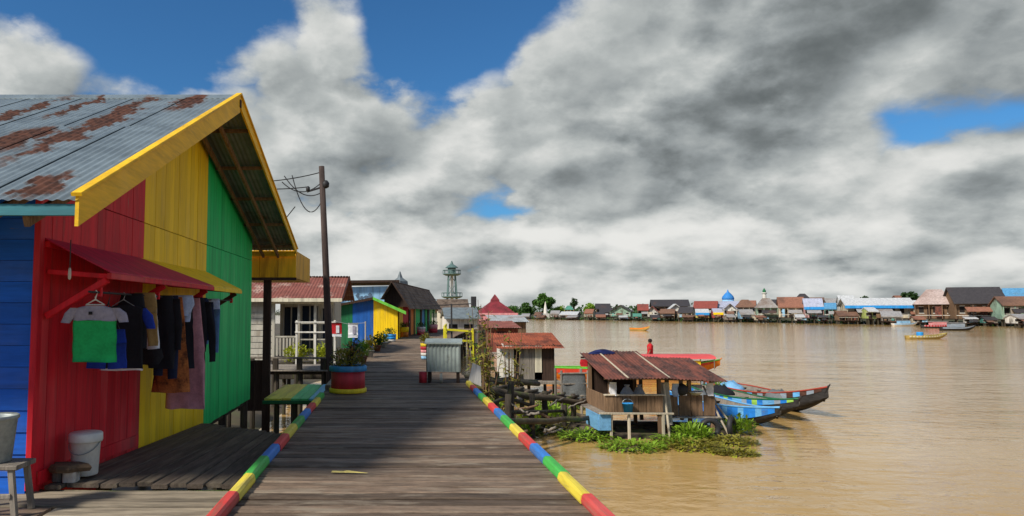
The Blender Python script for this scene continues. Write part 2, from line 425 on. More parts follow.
structure('far_bank', b, mat('far_bank_earth', (0.06, 0.06, 0.03), rough=.9, var=.4, scale=.15, world=True), True)

bw = link('boardwalk', None); bw['kind'] = 'structure'
PW = 3.04; PITCHW = 0.205
def plank_mesh(k):
    m = MB(); r = random.Random(100 + k); x0 = -PW/2 - r.uniform(0, .05); x1 = PW/2 + r.uniform(0, .06)
    w = PITCHW/2 - r.uniform(.006, .019); t = .045
    n = 7; pr = [(-w+.008, -t), (w-.008, -t), (w, -t+.008), (w, -.010), (w-.014, 0), (-w+.014, 0), (-w, -.010), (-w, -t+.008)]
    for i in range(n):
        x = x0 + (x1 - x0) * i / (n-1); dz = r.uniform(-.003, .003); dy = r.uniform(-.003, .003)
        for (y, z) in pr: m.v.append((x, y + dy, z + dz))
    for i in range(n-1):
        for q in range(8): m.f.append((i*8+q, (i+1)*8+q, (i+1)*8+(q+1) % 8, i*8+(q+1) % 8))
    m.f += [tuple(range(8)), tuple((n-1)*8+7-q for q in range(8))]
    return m
PM = [plank_mesh(k).mesh('plank', M_deck) for k in range(9)]
def plank_pose(i):
    Y = -3 + i * PITCHW; tang = (path_x(Y+.1) - path_x(Y-.1)) / .2
    return (path_x(Y) + rnd.uniform(-.015, .015), Y, rnd.uniform(-.010, .005)), (rnd.uniform(-.022, .022), rnd.uniform(-.0012, .0012), -math.atan(tang) + rnd.uniform(-.003, .003))
far_planks = MB()
for i in range(400):
    l, r_ = plank_pose(i)
    if 14 <= i < 310: link('plank', rnd.choice(PM), bw, l, r_)
    else:
        mm = plank_mesh(i % 7); M = Matrix.Translation(l) @ Matrix.Rotation(r_[2], 4, 'Z'); far_planks.add([M @ Vector(p) for p in mm.v], mm.f)
o = part('planks', far_planks, M_deck, bw); o['kind'] = 'stuff'
for off in (-1.2, 0.0, 1.2):
    m = MB(); ys = [-3 + 3.0 * k for k in range(28)]
    for a, c in zip(ys[:-1], ys[1:]): m.beam((path_x(a)+off, a, -.14), (path_x(c)+off, c, -.14), .10, .17)
    part('stringer', m, M_pile, bw)
pm_ = MB().tube([(0, 0, -2.7), (.01, 0, -1.2), (0, .01, -.06)], [.085, .08, .075], 8).mesh('post', M_pile, True)
cm_ = MB().cbox(-1.65, 1.65, -.06, .06, -.34, -.23, .01, 0).mesh('cross_beam', M_pile)
for k in range(27):
    Y = -2 + 2.6 * k; link('cross_beam', cm_, bw, (path_x(Y), Y, 0))
    for sx_ in (-1.45, 0.05, 1.5): link('post', pm_, bw, (path_x(Y) + sx_ + rnd.uniform(-.05, .05), Y + .12 + rnd.uniform(-.03, .03), 0), (rnd.uniform(-.03, .03), rnd.uniform(-.03, .03), rnd.random()))
# kerb rails, painted length by length
SEG = 0.72; order = ['blue', 'green', 'yellow', 'red']
km = {}
for c in order:
    r = random.Random(5); m = MB(); pr = [(-.055, 0), (.055, 0), (.06, .02), (.05, .065), (.03, .082), (-.03, .082), (-.05, .065), (-.06, .02)]
    for y in (0.002, SEG/2, SEG-.002):
        dz = r.uniform(-.004, .004)
        for (x, z) in pr: m.v.append((x, y, max(0, z + (dz if z else 0))))
    for i in range(2):
        for q in range(8): m.f.append((i*8+q, i*8+(q+1) % 8, (i+1)*8+(q+1) % 8, (i+1)*8+q))
    m.f += [tuple(range(7, -1, -1)), tuple(16+q for q in range(8))]
    km[c] = m.mesh('kerb_segment', P_kerb[c])
def kerb(xo, y0, y1, label, jit):
    t = thing('kerb_rail', label, 'kerb', (xo, y0, 0.0), 0, 'painted kerb rails of the boardwalk')
    n0 = math.floor((y0 - 6.0) / SEG); n1 = math.floor((y1 - 6.0) / SEG)
    ed = {n: 6.0 + n * SEG + rnd.uniform(-.06, .06) for n in range(n0, n1+1)}
    for n in range(n0, n1):
        Y = ed[n]; sy_ = (ed[n+1]-ed[n])/SEG
        link('kerb_segment', km[['yellow', 'green', 'blue', 'red'][n % 4]], t, (path_x(Y) - path_x(0) + rnd.uniform(-jit, jit), Y - y0, .002), (rnd.uniform(-.004, .004), rnd.uniform(-.06, .06), -math.atan((path_x(Y+.36)-path_x(Y-.36))/.72)), (1, sy_, 1))
kerb(-1.37, -2.6, 13.2, 'red, yellow, green and blue kerb along the house side of the boardwalk', .006)
kerb(1.60, -2.6, 15.4, 'red, yellow, green and blue kerb along the river side of the boardwalk', .006)
kt = thing('kerb_rail', 'bare grey timber kerb on the far left edge of the boardwalk beyond the planter', 'kerb', (path_x(14.4)-1.49, 14.4, 0))
for n in range(12):
    Y = 14.4 + n * 2.0; a = Vector((path_x(Y)-1.49, Y, .05)); c = Vector((path_x(Y+1.97)-1.49, Y+1.97, .05)); o_ = Vector((path_x(14.4)-1.49, 14.4, 0))
    part('timber', MB().beam(a-o_, c-o_, .11, .09), M_grey, kt)
# fallen leaf scrap on the boards
tag(part('litter_scrap', MB().add([(-.07, -.02, .004), (.06, -.03, .004), (.09, 0, .02), (.05, .03, .006), (-.06, .025, .012), (.28, -.06, .006), (.30, -.05, .006)], [(0, 1, 2, 3, 4), (2, 1, 5, 6)]), mat('dry_leaf', (.62, .50, .16), rough=.8), None, loc=(-.56, 7.05, .012)), 'dry yellow leaf scrap lying on the boardwalk planks', 'litter')

# ------------------------------------------------------------------ the striped house
HX, XR = -3.36, -2.47                    # painted gable wall, verge of the roof
YN, YF, RY, RZ, EN, EF = 6.62, 16.4, 10.8, 4.95, (5.4, 2.45), (17.3, 3.10)
def roof_z(Y): return RZ - (RY - Y) * (RZ - EN[1]) / (RY - EN[0]) if Y < RY else RZ - (Y - RY) * (RZ - EF[1]) / (EF[0] - RY)
house = thing('striped_house', 'wooden house with red, yellow and green striped gable wall and rusty tin roof', 'house', (0, 0, 0))
wall = part('wall', MB().prism([(YN+.02, -.40), (YF-.02, -.40), (YF-.02, roof_z(YF)-.10), (RY, RZ-.12), (YN+.02, roof_z(YN)-.10)], HX-.10, HX-.035, 0), M_shade, house)
BW = 0.205; nb = int((YF - YN) / BW)
for i in range(nb):
    y0 = YN + (YF-YN) * i / nb + .003; y1 = YN + (YF-YN) * (i+1) / nb - .003
    yc = (y0+y1)/2; pm = P_red if yc < 9.25 else (P_yel if yc < 12.4 else P_grn)
    zb = -.42 - rnd.uniform(0, .015)
    t0, t1 = roof_z(y0) - .05, roof_z(y1) - .05; dx = rnd.uniform(-.003, .003)
    sp = 2.78
    def board(z0, za, zb2): 
        return MB().prism([(y0, z0), (y1, z0), (y1, zb2), (y0, za)], HX-.03+dx, HX+dx, 0)
    if min(t0, t1) > sp + .1:
        part('board', board(zb, sp-.006, sp-.006), pm, wall); part('board', board(sp+.006, t0, t1), pm, wall)
    else: part('board', board(zb, t0, t1), pm, wall)
part('corner_trim', MB().cbox(HX-.05, HX+.012, YN-.045, YN+.05, -.05, roof_z(YN)-.06, .008, 2), P_red, house)
part('baseboard', MB().prism([(YN+.06, -.02), (9.25, -.14), (9.25, .0), (YN+.06, .10)], HX+.006, HX+.03, 0), P_red, house)
side = part('side_wall', MB().box(-11, HX-.06, YN, YN+.05, -.3, roof_z(YN)-.08), M_shade, house)
for k in range(15):
    z0 = -.12 + k * .20
    part('board', MB().prism([(YN-.012, z0), (YN-.034, z0), (YN-.020, z0+.196), (YN-.012, z0+.196)], -11, HX-.052, 0), P_blu, side)
# roof: corrugated sheets on purlins and rafters
PT = []
for (px, py, rx, ry, sk) in ((88, 130, .15, 1.7, .0), (12, 143, .24, .75, .0), (22, 113, .12, 1.2, 0), (80, 107, .10, .9, 0), (48, 188, .16, .36, 0), (190, 103, .16, .7, 0), (120, 112, .12, 1.2, 0)):
    d = ray(px, py); sl = (RZ - EN[1]) / (RY - EN[0])
    k = (RZ - sl * RY - CAMH) / (d.z - sl * d.y); PT.append((d.x * k, d.y * k, rx, ry, sk))
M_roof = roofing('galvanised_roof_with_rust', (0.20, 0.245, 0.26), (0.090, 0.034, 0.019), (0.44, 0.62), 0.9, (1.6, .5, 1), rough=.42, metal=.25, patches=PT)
roof = part('roof', MB().prism([(EN[0]+.05, EN[1]-.075), (RY, RZ-.075), (RY, RZ-.03), (EN[0]+.05, EN[1]-.03)], -11.4, XR+.06, 0), M_shade, house)
roof.hide_render = False
roof.data = MB().beam((-11.4, RY, RZ-.10), (XR+.05, RY, RZ-.10), .08, .12).mesh('roof', M_dark)
nrow = [(EN, (8.3, roof_z(8.3))), ((8.1, roof_z(8.1)), (RY, RZ))]
shw = .86
for r_i, (a, c) in enumerate(nrow):
    for k in range(11):
        x1 = XR - k * .80; L = math.hypot(c[0]-a[0], c[1]-a[1])
        M = frame((x1 - shw + .03, a[0] - (0.06 if r_i == 0 else 0), a[1] + (.0 if r_i == 0 else .012) + rnd.uniform(0, .006)), (1, 0, 0), (0, c[0]-a[0], c[1]-a[1]))
        part('roof_sheet', corr(shw, L + .05, .085, .007).xf(M), M_roof, roof, True)
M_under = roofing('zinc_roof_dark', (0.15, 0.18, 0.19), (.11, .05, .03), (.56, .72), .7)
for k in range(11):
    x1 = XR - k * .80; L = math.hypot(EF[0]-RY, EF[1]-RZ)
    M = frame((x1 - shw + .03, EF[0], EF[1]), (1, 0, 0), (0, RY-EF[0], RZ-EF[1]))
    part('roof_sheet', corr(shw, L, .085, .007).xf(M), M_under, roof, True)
part('ridge_cap', MB().prism([(RY-.22, RZ-.085), (RY, RZ+.035), (RY+.22, RZ-.045), (RY+.22, RZ-.035), (RY, RZ+.05), (RY-.22, RZ-.07)], -11.4, XR+.02, 0), M_roof, roof)
for (a, c, n) in ((EN, (RY, RZ), 4), (EF, (RY, RZ), 5)):
    for k in range(n):
        q = (k + .35) / n; y = a[0] + (c[0]-a[0]) * q; z = a[1] + (c[1]-a[1]) * q - .055
        part('purlin', MB().cbox(-6, XR-.02, y-.03, y+.03, z-.05, z+.01, .005, 0), M_brown, roof)
    for xx in (XR - .42, XR - .78):
        part('rafter', MB().beam((xx, a[0]+.05*(1 if a is EN else -1), a[1]-.15), (xx, c[0], c[1]-.15), .05, .09), M_brown, roof)
for (a, s_) in ((EN, 1), (EF, -1)):      # barge boards
    part('barge_board', MB().prism([(a[0]-.05*s_, a[1]+.035), (RY, RZ+.045), (RY, RZ-.24), (a[0]-.05*s_, a[1]-.20)] if s_ > 0 else
                                   [(RY, RZ+.045), (a[0]+.05, a[1]+.035), (a[0]+.05, a[1]-.10), (RY, RZ-.13)], XR+.004, XR+.034, 0), P_gold, house)
    part('barge_cap', MB().beam((XR+.02, a[0]-.07*s_, a[1]+.045), (XR+.02, RY, RZ+.06), .085, .03, c=.004), P_gold, house)
part('fascia', MB().cbox(-11.4, XR-.004, EN[0]-.03, EN[0]-.005, EN[1]-.115, EN[1]-.022, .004, 0), P_teal, house)
part('far_fascia', MB().cbox(-11.4, XR-.004, EF[0]+.0, EF[0]+.025, EF[1]-.15, EF[1]-.02, .004, 0), P_gold, house)
# porch box at the far eave with its post and dark boarded screen
pb = part('porch_canopy', MB().cbox(-5.2, -2.47, 17.42, 20.3, 2.42, 3.10, .012, 0), P_box, house)
part('canopy_trim', MB().cbox(-5.22, -2.455, 17.38, 17.415, 2.36, 2.43, .005, 0), M_dark, pb)
for k in range(6):
    part('canopy_board', MB().cbox(-5.2+k*.457, -5.2+k*.457+.45, 17.392, 17.418, 2.435, 3.105, .006, 2), P_box, pb)
part('porch_post', MB().cbox(-3.30, -3.12, 17.55, 17.73, -2.2, 2.42, .012, 2), M_dark, house)
for k in range(4): part('screen_board', MB().cbox(-3.94+k*.20, -3.94+k*.20+.194, 17.80, 17.83, -.9, .35, .004, 2), M_dark, house)
for (y, x) in ((8.6, -3.6), (10.6, -3.45), (12.4, -3.45), (14.2, -3.45), (16.2, -3.45), (12.4, -5), (14.2, -5), (16.2, -5.0), (6.6, -3.5), (6.6, -6)):
    part('stilt', MB().cbox(x-.07, x+.07, y-.07, y+.07, -2.3, -.41, .01, 2), M_pile, house)
part('floor_beam', MB().cbox(HX-.2, HX-.05, YN+.1, YF, -.52, -.425, .01, 1), M_pile, house)
for x in (-3.62, -6): part('floor_beam', MB().cbox(x-.08, x, YN+.1, YF, -.41, -.3, .01, 1), M_pile, house)
# awning over the washing
AX, AZI, AZO, AY0, AY1 = -2.72, 2.30, 1.98, 6.68, 12.4
aw = part('awning', MB().beam((HX+.03, AY0, AZI-.06), (HX+.03, AY1, AZI-.06), .05, .06), P_red, house)
def awn(y0i, y1i, y0o, y1o, m, lift=0):
    mb = MB(); n = 14
    for k in range(n+1):
        q = k / n
        for (x, z, ya, yb) in ((HX+.005, AZI, y0i, y1i), (AX, AZO, y0o, y1o)):
            mb.v.append((x, ya + (yb-ya)*q, z + lift)); 
        for (x, z, ya, yb) in ((HX+.005, AZI, y0i, y1i), (AX, AZO, y0o, y1o)):
            mb.v.append((x, ya + (yb-ya)*q, z + lift - .014))
    for k in range(n):
        a = k*4; mb.f += [(a, a+1, a+5, a+4), (a+2, a+6, a+7, a+3), (a+1, a+3, a+7, a+5)]
    mb.f += [(0, 2, 3, 1), (n*4, n*4+1, n*4+3, n*4+2)]
    return part('awning_sheet', mb, m, aw)
awn(AY0, 9.2, AY0, 10.5, P_awn); awn(9.205, AY1, 10.505, AY1, P_yel)
part('awning_edge', MB().cbox(AX-.03, AX+.012, AY0, 10.5, AZO-.075, AZO-.017, .005, 1), P_red, aw)
part('awning_edge', MB().cbox(AX-.03, AX+.012, 10.505, AY1, AZO-.075, AZO-.017, .005, 1), P_yel, aw)
for y in (AY0+.06, 8.4, 10.3, 12.2):
    part('strut', MB().beam((HX+.02, y, 1.55), (AX-.05, y, AZO-.08), .07, .06), P_red if y < 11 else M_dark, aw)
    part('bracket_arm', MB().beam((HX+.02, y, 1.98), (AX-.0, y, 1.93), .05, .05), P_red if y < 11 else M_dark, aw)
    part('hook', MB().beam((-2.86, y+.05, 1.93), (-2.86, y+.05, 1.74), .045, .04), P_red, aw)
ROD = 1.78
tag(part('clothes_rod', MB().tube([(-2.86, 6.55, ROD), (-2.86, 9.4, ROD-.01), (-2.86, 12.3, ROD)], .011, 8), M_iron, None), 'thin dark rod carrying the washing under the red awning', 'rod')
lb = thing('hanging_lamp', 'small white lamp hanging on a cord under the near end of the awning', 'lamp', (-3.02, 6.49, 1.90))
part('cord', MB().tube([(0, 0, .10), (0, 0, .36)], .005, 6), M_iron, lb)
part('bulb', MB().lathe([(.006, -.01), (.013, 0), (.015, .04), (.013, .08), (.008, .10)], 10), P_white, lb, True)
# ------------------------------------------------------------------ side decks next to the house
sd1 = thing('side_deck', 'dark sloping side deck of long planks between the striped house and the boardwalk', 'deck', (0, 0, 0))
def sdz(Y): return .0 - max(0, (Y - 7.2)) * .055 - .035
n = 11
for k in range(n):
    x0 = -3.30 + k * (1.83 / n); x1 = x0 + 1.83 / n - .010; ye = 12.1 - (x0 + 3.3) * 1.0 + rnd.uniform(-.15, .1); ys = 6.80 + rnd.uniform(-.07, .05)
    mb = MB(); dz = rnd.uniform(-.008, .008)
    L = math.hypot(ye-ys, sdz(ye)-sdz(ys)); mm = MB().cbox(0, x1-x0, 0, L, -.04, 0, .008, 1)
    part('plank', mm, M_decky, sd1, loc=(x0, ys, sdz(ys)+dz), rot=(math.atan2(sdz(ye)-sdz(ys), ye-ys), 0, 0))
M_moss = mat('mossy_edge_timber', (0.15, 0.13, 0.085), scale=6, var=.5, bump=.7, dirt=(0.13, 0.19, 0.05), dirt_amt=.9, dirt_scale=2.2)
part('edge_timber', MB().tube([(-3.5, 6.78, -.12), (-2.6, 6.74, -.13), (-1.5, 6.76, -.12)], [.038, .042, .034], 9), M_moss, sd1, True)
for y in (7.6, 9.4, 11.0): part('bearer', MB().cbox(-3.3, -1.5, y-.05, y+.05, sdz(y)-.16, sdz(y)-.05, .01, 0), M_pile, sd1)
for y in (7.6, 9.4, 11.0):
    for x in (-3.15, -1.7): part('post', MB().tube([(x, y+.1, -2.4), (x, y+.1, sdz(y)-.05)], .07, 8), M_pile, sd1)
sd2 = thing('step_deck', 'lower step deck of weathered cross planks in front of the side deck', 'deck', (0, 0, 0))
for k, (ya, yb, x0) in enumerate(((6.44, 6.69, -6.0), (6.17, 6.42, -6.0), (5.90, 6.15, -2.9), (5.64, 5.88, -6.2), (5.30, 5.60, -6.1))):
    part('plank', MB().cbox(x0, -1.47 - rnd.uniform(0, .05), ya, yb, -.12, -.075 + rnd.uniform(-.006, .006), .008, 0), wood('pale_step_wood', (0.24, 0.20, 0.145), 0, dirt=(.08, .065, .05), dirt_amt=.6), sd2)
part('plank', MB().cbox(-6.3, -2.95, 5.90, 6.15, -.12, -.08, .008, 0), M_deck, sd2)
for x in (-4.6, -3.0, -1.7): part('bearer', MB().cbox(x-.05, x+.05, 5.25, 6.7, -.23, -.122, .01, 1), M_pile, sd2)
for x in (-4.6, -3.0, -1.7):
    for y in (5.7, 6.5): part('post', MB().tube([(x, y, -2.4), (x, y, -.2)], .06, 8), M_pile, sd2)
# tub, stool, bucket
P_bucket = mat('white_plastic', (.70, .68, .62), rough=.4, var=.12, dirt=(.3, .25, .18), dirt_amt=.4, spec=.5)
bk = thing('paint_bucket', 'white plastic bucket with lid standing against the red wall', 'bucket', (-3.11, 7.16, sdz(7.16)+.004))
part('tub', MB().lathe([(.118, 0), (.125, .01), (.142, .33), (.148, .335), (.148, .36)], 28), P_bucket, bk, True)
part('lid', MB().lathe([(.158, .325), (.162, .34), (.160, .405), (.150, .415), (.02, .418)], 28), P_bucket, bk, True)
part('handle', MB().tube([(.15*math.cos(a), .15*math.sin(a)-.01, .33-.14*math.sin(-a) if False else .33-.11*abs(math.sin(a))) for a in [math.pi + math.pi*k/10 for k in range(11)]], .005, 6), M_metal, bk)
st = thing('low_stool', 'low stool of a rough dark slab on a pale block beside the white bucket', 'stool', (-3.16, 6.90, sdz(6.9)+.01))
mb = MB()
for k in range(10):
    a = 2*math.pi*k/10; r = 1 + .18*math.sin(3*a+1)+.1*math.cos(5*a)
    mb.v += [(.17*r*math.cos(a), .11*r*math.sin(a), .085), (.185*r*math.cos(a), .12*r*math.sin(a), .12), (.16*r*math.cos(a), .10*r*math.sin(a), .155)]
for k in range(10):
    a = k*3; c = ((k+1) % 10)*3; mb.f += [(a, c, c+1, a+1), (a+1, c+1, c+2, a+2)]
mb.f += [tuple(k*3+2 for k in range(10)), tuple(k*3 for k in range(9, -1, -1))]
part('slab', mb, wood('slab_wood', (.10, .065, .04), 0, rand=.02), st)
part('block', MB().cbox(-.03, .10, -.07, .06, -.012, .087, .02, 2), mat('pale_stone', (.42, .40, .36), bump=.5, scale=9), st)
part('block', MB().cbox(-.14, -.05, -.05, .06, -.012, .087, .02, 2), mat('dark_stone', (.12, .11, .10), bump=.5, scale=9), st)
ws = thing('tub_stand', 'rough wooden stand under the grey washing tub beside the blue wall', 'stand', (-3.33, 5.98, -.076))
part('top', MB().cbox(-.24, .24, -.16, .16, .376, .416, .008, 0), M_grey, ws)
for (x, y) in ((-.2, -.12), (.2, -.12), (-.2, .12), (.2, .12)): part('leg', MB().beam((x*1.15, y*1.1, 0), (x*.9, y, .376), .05, .04), M_grey, ws)
part('brace', MB().beam((-.2, -.145, .15), (.2, -.145, .17), .03, .04), M_grey, ws)
wb = thing('washing_tub', 'grey zinc washing tub on a wooden stand by the blue wall', 'tub', (-3.37, 5.98, .341))
part('body', MB().lathe([(.135, 0), (.14, .01), (.175, .36), (.182, .375), (.176, .38), (.165, .36), (.13, .02), (.01, .02)], 28), M_metal, wb, True)
part('rim', MB().lathe([(.183, .352), (.192, .365), (.183, .385)], 28, False), M_metal, wb, True)
# ------------------------------------------------------------------ washing on the rod
def loft(rows, th=.03, n=14, fold=.0, seed=0, k=3):
    m = MB(); r = random.Random(seed); ph = r.random()*6
    sub = []
    for (a, c) in zip(rows[:-1], rows[1:]):
        for q in range(4): sub.append(tuple(a[i] + (c[i]-a[i])*q/4 for i in range(3)))
    sub.append(rows[-1])
    for j, (z, xl, xr) in enumerate(sub):
        for q in range(n):
            a = 2*math.pi*q/n; u = math.cos(a); x = (xl+xr)/2 + (xr-xl)/2*u; dep = min(1, j/5)
            m.v.append((x + .004*math.sin(z*31+ph), th*.7*math.sin(a)*(.6+.4*abs(math.cos(x*9))) + .45*fold*dep*math.sin(x*61+z*9+ph) + fold*dep*math.sin(x*k*9+ph+z*2.5), z + .006*math.sin(x*17+ph)*dep))
    N = len(sub)
    m.f = [(i*n+q, i*n+(q+1) % n, (i+1)*n+(q+1) % n, (i+1)*n+q) for i in range(N-1) for q in range(n)] + [tuple(range(n)), tuple((N-1)*n+n-1-q for q in range(n))]
    return m
def cloth(name, c, **kw): return mat('cloth_' + name, c, rough=.9, var=.22, scale=7, bump=.3, rand=.03, **kw)
def hang(px, label, cat, name, pieces, rz=0.0, Y=None):
    y = Y or 2.86 * 700 / (395 - px) ; t = thing(name, label, cat, (-2.86, y, ROD), rz, 'washing hung along the rod under the awning')
    for (nm, rows, m, th, fo) in pieces: part(nm, loft([(z, a*1.18, c_*1.18) for (z, a, c_) in rows], th*1.2, 14, fo, int(px)), m, t, True)
    return t
C_green, C_grey, C_blue, C_khaki, C_white = cloth('green', (.015, .38, .10)), cloth('grey', (.30, .28, .34)), cloth('blue', (.012, .04, .32)), cloth('khaki', (.33, .21, .075)), cloth('white', (.68, .68, .70))
C_denim, C_pale, C_red, C_pink = cloth('denim', (.10, .20, .40)), cloth('pale_blue', (.42, .50, .66)), cloth('red', (.45, .015, .02)), cloth('pink', (.56, .27, .30))
C_black, C_navy, C_check = cloth('black', (.014, .014, .018)), cloth('navy', (.014, .02, .05)), cloth('rust_check', (.30, .075, .025), dirt=(.02, .012, .01), dirt_amt=.9, dirt_scale=5, col2=(.5, .16, .04))
t = hang(96, 'green t-shirt with grey yoke and sleeves on a white hanger', 't-shirt', 't_shirt',
     [('body', [(-.27, -.175, .175), (-.45, -.18, .18), (-.66, -.185, .185)], C_green, .035, .022), ('yoke', [(-.13, -.07, .07), (-.155, -.17, .17), (-.20, -.19, .19), (-.272, -.178, .178)], C_grey, .038, .010),
      ('sleeve', [(-.15, -.20, -.12), (-.20, -.25, -.15), (-.29, -.275, -.20)], C_grey, .035, .0), ('sleeve', [(-.15, .12, .20), (-.20, .15, .25), (-.29, .20, .275)], C_grey, .035, .0)])
part('hanger', MB().tube([(0, 0, .015), (.02, 0, .0), (.0, 0, -.05), (0, 0, -.07), (-.09, 0, -.12), (.09, 0, -.12), (0, 0, -.07)], .008, 6), P_white, t)
part('chest_print', MB().box(-.045, -.01, -.042, -.038, -.215, -.185), C_black, t)
t = hang(106, 'blue shorts hanging just behind the green t-shirt', 'shorts', 'shorts', [('waist', [(-.36, -.15, .15), (-.50, -.16, .16)], C_blue, .03, .008), ('leg', [(-.50, -.16, .0), (-.75, -.17, -.01)], C_blue, .03, .01), ('leg', [(-.50, .0, .16), (-.75, .01, .17)], C_blue, .03, .01)], Y=7.0)
part('hanger', MB().tube([(0, 0, .015), (.02, 0, 0), (0, 0, -.10), (-.12, 0, -.36), (.12, 0, -.36), (0, 0, -.10)], .006, 6), M_iron, t)
t = hang(124, 'black t-shirt with pale hem and blue sleeve on a wire hanger', 't-shirt', 't_shirt', [('body', [(-.12, -.07, .07), (-.15, -.18, .18), (-.40, -.18, .18), (-.78, -.19, .19)], C_black, .03, .015), ('hem', [(-.778, -.19, .19), (-.80, -.19, .19)], C_white, .032, .015),
     ('sleeve', [(-.15, .13, .20), (-.22, .16, .27), (-.36, .21, .29)], C_blue, .03, 0), ('sleeve', [(-.15, -.20, -.13), (-.22, -.27, -.16), (-.36, -.29, -.21)], C_black, .03, 0)])
part('hanger', MB().tube([(0, 0, .015), (.02, 0, 0), (0, 0, -.06), (-.12, 0, -.13), (.12, 0, -.13), (0, 0, -.06)], .006, 6), M_metal, t)
hang(145, 'khaki trousers folded over the rod beside the black t-shirt', 'trousers', 'trousers', [('waist', [(.03, -.10, .10), (-.06, -.115, .115), (-.22, -.125, .125)], C_khaki, .035, .006), ('leg', [(-.20, -.125, .0), (-.40, -.135, -.03), (-.56, -.14, -.05)], C_khaki, .035, .012), ('leg', [(-.20, .0, .125), (-.40, .03, .135), (-.58, .05, .14)], C_khaki, .035, .012)])
hang(150, 'white vest with black lower half between khaki trousers and black shirt', 'vest', 'vest', [('top', [(.015, -.05, .05), (-.30, -.07, .07), (-.62, -.08, .10)], C_white, .025, .012), ('lower', [(-.615, -.10, .12), (-.72, -.12, .13), (-.80, -.09, .10)], C_black, .03, .02)], Y=8.22)
hang(163, 'long black shirt hanging in the middle of the washing', 'shirt', 'shirt', [('body', [(.012, -.10, .10), (-.08, -.15, .15), (-.45, -.15, .15), (-.88, -.13, .14)], C_black, .035, .02), ('sleeve', [(-.03, -.18, -.10), (-.35, -.21, -.13), (-.60, -.20, -.14)], C_black, .03, .008), ('sleeve', [(-.03, .10, .18), (-.35, .13, .21), (-.66, .14, .20)], C_black, .03, .008)])
hang(181, 'crumpled pale blue and white blouse slung over the rod', 'blouse', 'blouse', [('front', [(.03, -.13, .14), (-.10, -.16, .15), (-.24, -.13, .11)], C_pale, .05, .03), ('tail', [(-.20, -.12, -.03), (-.36, -.10, -.04)], C_white, .03, .01), ('tail', [(-.20, .03, .12), (-.32, .05, .11)], C_pale, .03, .01)])
hang(179, 'black dress with a red panel below the pale blouse', 'dress', 'dress', [('body', [(.0, -.12, .12), (-.40, -.13, .13), (-.95, -.17, .15)], C_black, .03, .02), ('red_panel', [(-.30, -.03, .02), (-.60, -.045, .03), (-.90, -.05, .05)], C_red, .045, .0)], Y=9.42)
hang(171, 'rust and black checked sarong hanging low in the washing', 'sarong', 'sarong', [('cloth', [(.0, -.10, .10), (-.60, -.16, .15), (-1.22, -.22, .20)], C_check, .03, .025)], Y=9.05)
hang(184, 'pink striped towel hanging lowest beside the checked sarong', 'towel', 'towel', [('cloth', [(.0, -.12, .12), (-.70, -.20, .20), (-1.52, -.26, .22)], C_pink, .025, .03)], Y=9.75)
hang(134, 'black shorts squeezed between black t-shirt and khaki trousers', 'shorts', 'shorts', [('waist', [(.012, -.10, .10), (-.15, -.13, .13)], C_black, .035, .012), ('leg', [(-.14, -.14, .0), (-.62, -.15, -.02)], C_black, .035, .02), ('leg', [(-.14, .0, .14), (-.58, .02, .15)], C_black, .035, .02)], Y=7.62)
hang(171, 'dark navy trousers hanging between long black shirt and checked sarong', 'trousers', 'trousers', [('waist', [(.012, -.12, .12), (-.20, -.14, .14)], C_navy, .04, .012), ('leg', [(-.2, -.14, .0), (-.98, -.12, -.03)], C_navy, .04, .02), ('leg', [(-.2, .0, .14), (-1.02, .03, .13)], C_navy, .04, .02)], Y=8.80)
hang(192, 'black long-sleeved top beside the pink towel', 'top', 'top', [('body', [(.012, -.10, .10), (-.10, -.18, .18), (-.75, -.17, .16)], C_black, .04, .025), ('sleeve', [(-.05, .12, .20), (-.5, .18, .27), (-.90, .20, .27)], C_black, .035, .012)], Y=9.98)
hang(199, 'dark navy jacket with hanging sleeves near the far end of the rod', 'jacket', 'jacket', [('body', [(.012, -.10, .10), (-.10, -.17, .16), (-.60, -.15, .15)], C_navy, .04, .015), ('sleeve', [(-.05, .10, .18), (-.50, .13, .22), (-.85, .16, .22)], C_navy, .035, .0), ('sleeve', [(-.05, -.18, -.10), (-.50, -.20, -.12), (-.72, -.20, -.14)], C_navy, .035, .0)])
hang(212, 'pair of faded blue jeans at the far end of the washing', 'jeans', 'jeans', [('waist', [(.012, -.10, .10), (-.16, -.12, .12)], C_pale, .035, .006), ('leg', [(-.15, -.12, -.01), (-.70, -.11, -.03)], C_denim, .035, .01), ('leg', [(-.15, .01, .12), (-.82, .03, .10)], C_denim, .035, .01)])

# ------------------------------------------------------------------ left side beyond the striped house
pole = thing('utility_pole', 'tall thin leaning utility pole with looped cables beside the planter', 'utility pole', (-1.88, 20.7, -2.3))
part('shaft', MB().tube([(0, 0, 0), (-.03, 0, 2.3), (-.17, 0, 5.2), (-.32, 0, 8.22)], [.13, .115, .10, .085], 10), wood('pole_wood', (.06, .042, .036), 2, rand=0), pole, True)
part('bracket', MB().beam((-.75, 0, 7.45), (-.20, 0, 7.62), .05, .05), M_iron, pole)
part('insulator', MB().lathe([(.03, 0), (.10, .04), (.11, .16), (.05, .24)], 12).xf(Matrix.Translation((-.19, -.02, 7.55))), M_iron, pole, True)
part('insulator', MB().lathe([(.03, 0), (.06, .03), (.06, .12), (.02, .16)], 10).xf(Matrix.Translation((-.72, 0, 7.46))), M_iron, pole, True)
def sag(a, c, s, n=14):
    a = Vector(a); c = Vector(c); return [a.lerp(c, i/n) - Vector((0, 0, s*4*(i/n)*(1-i/n))) for i in range(n+1)]
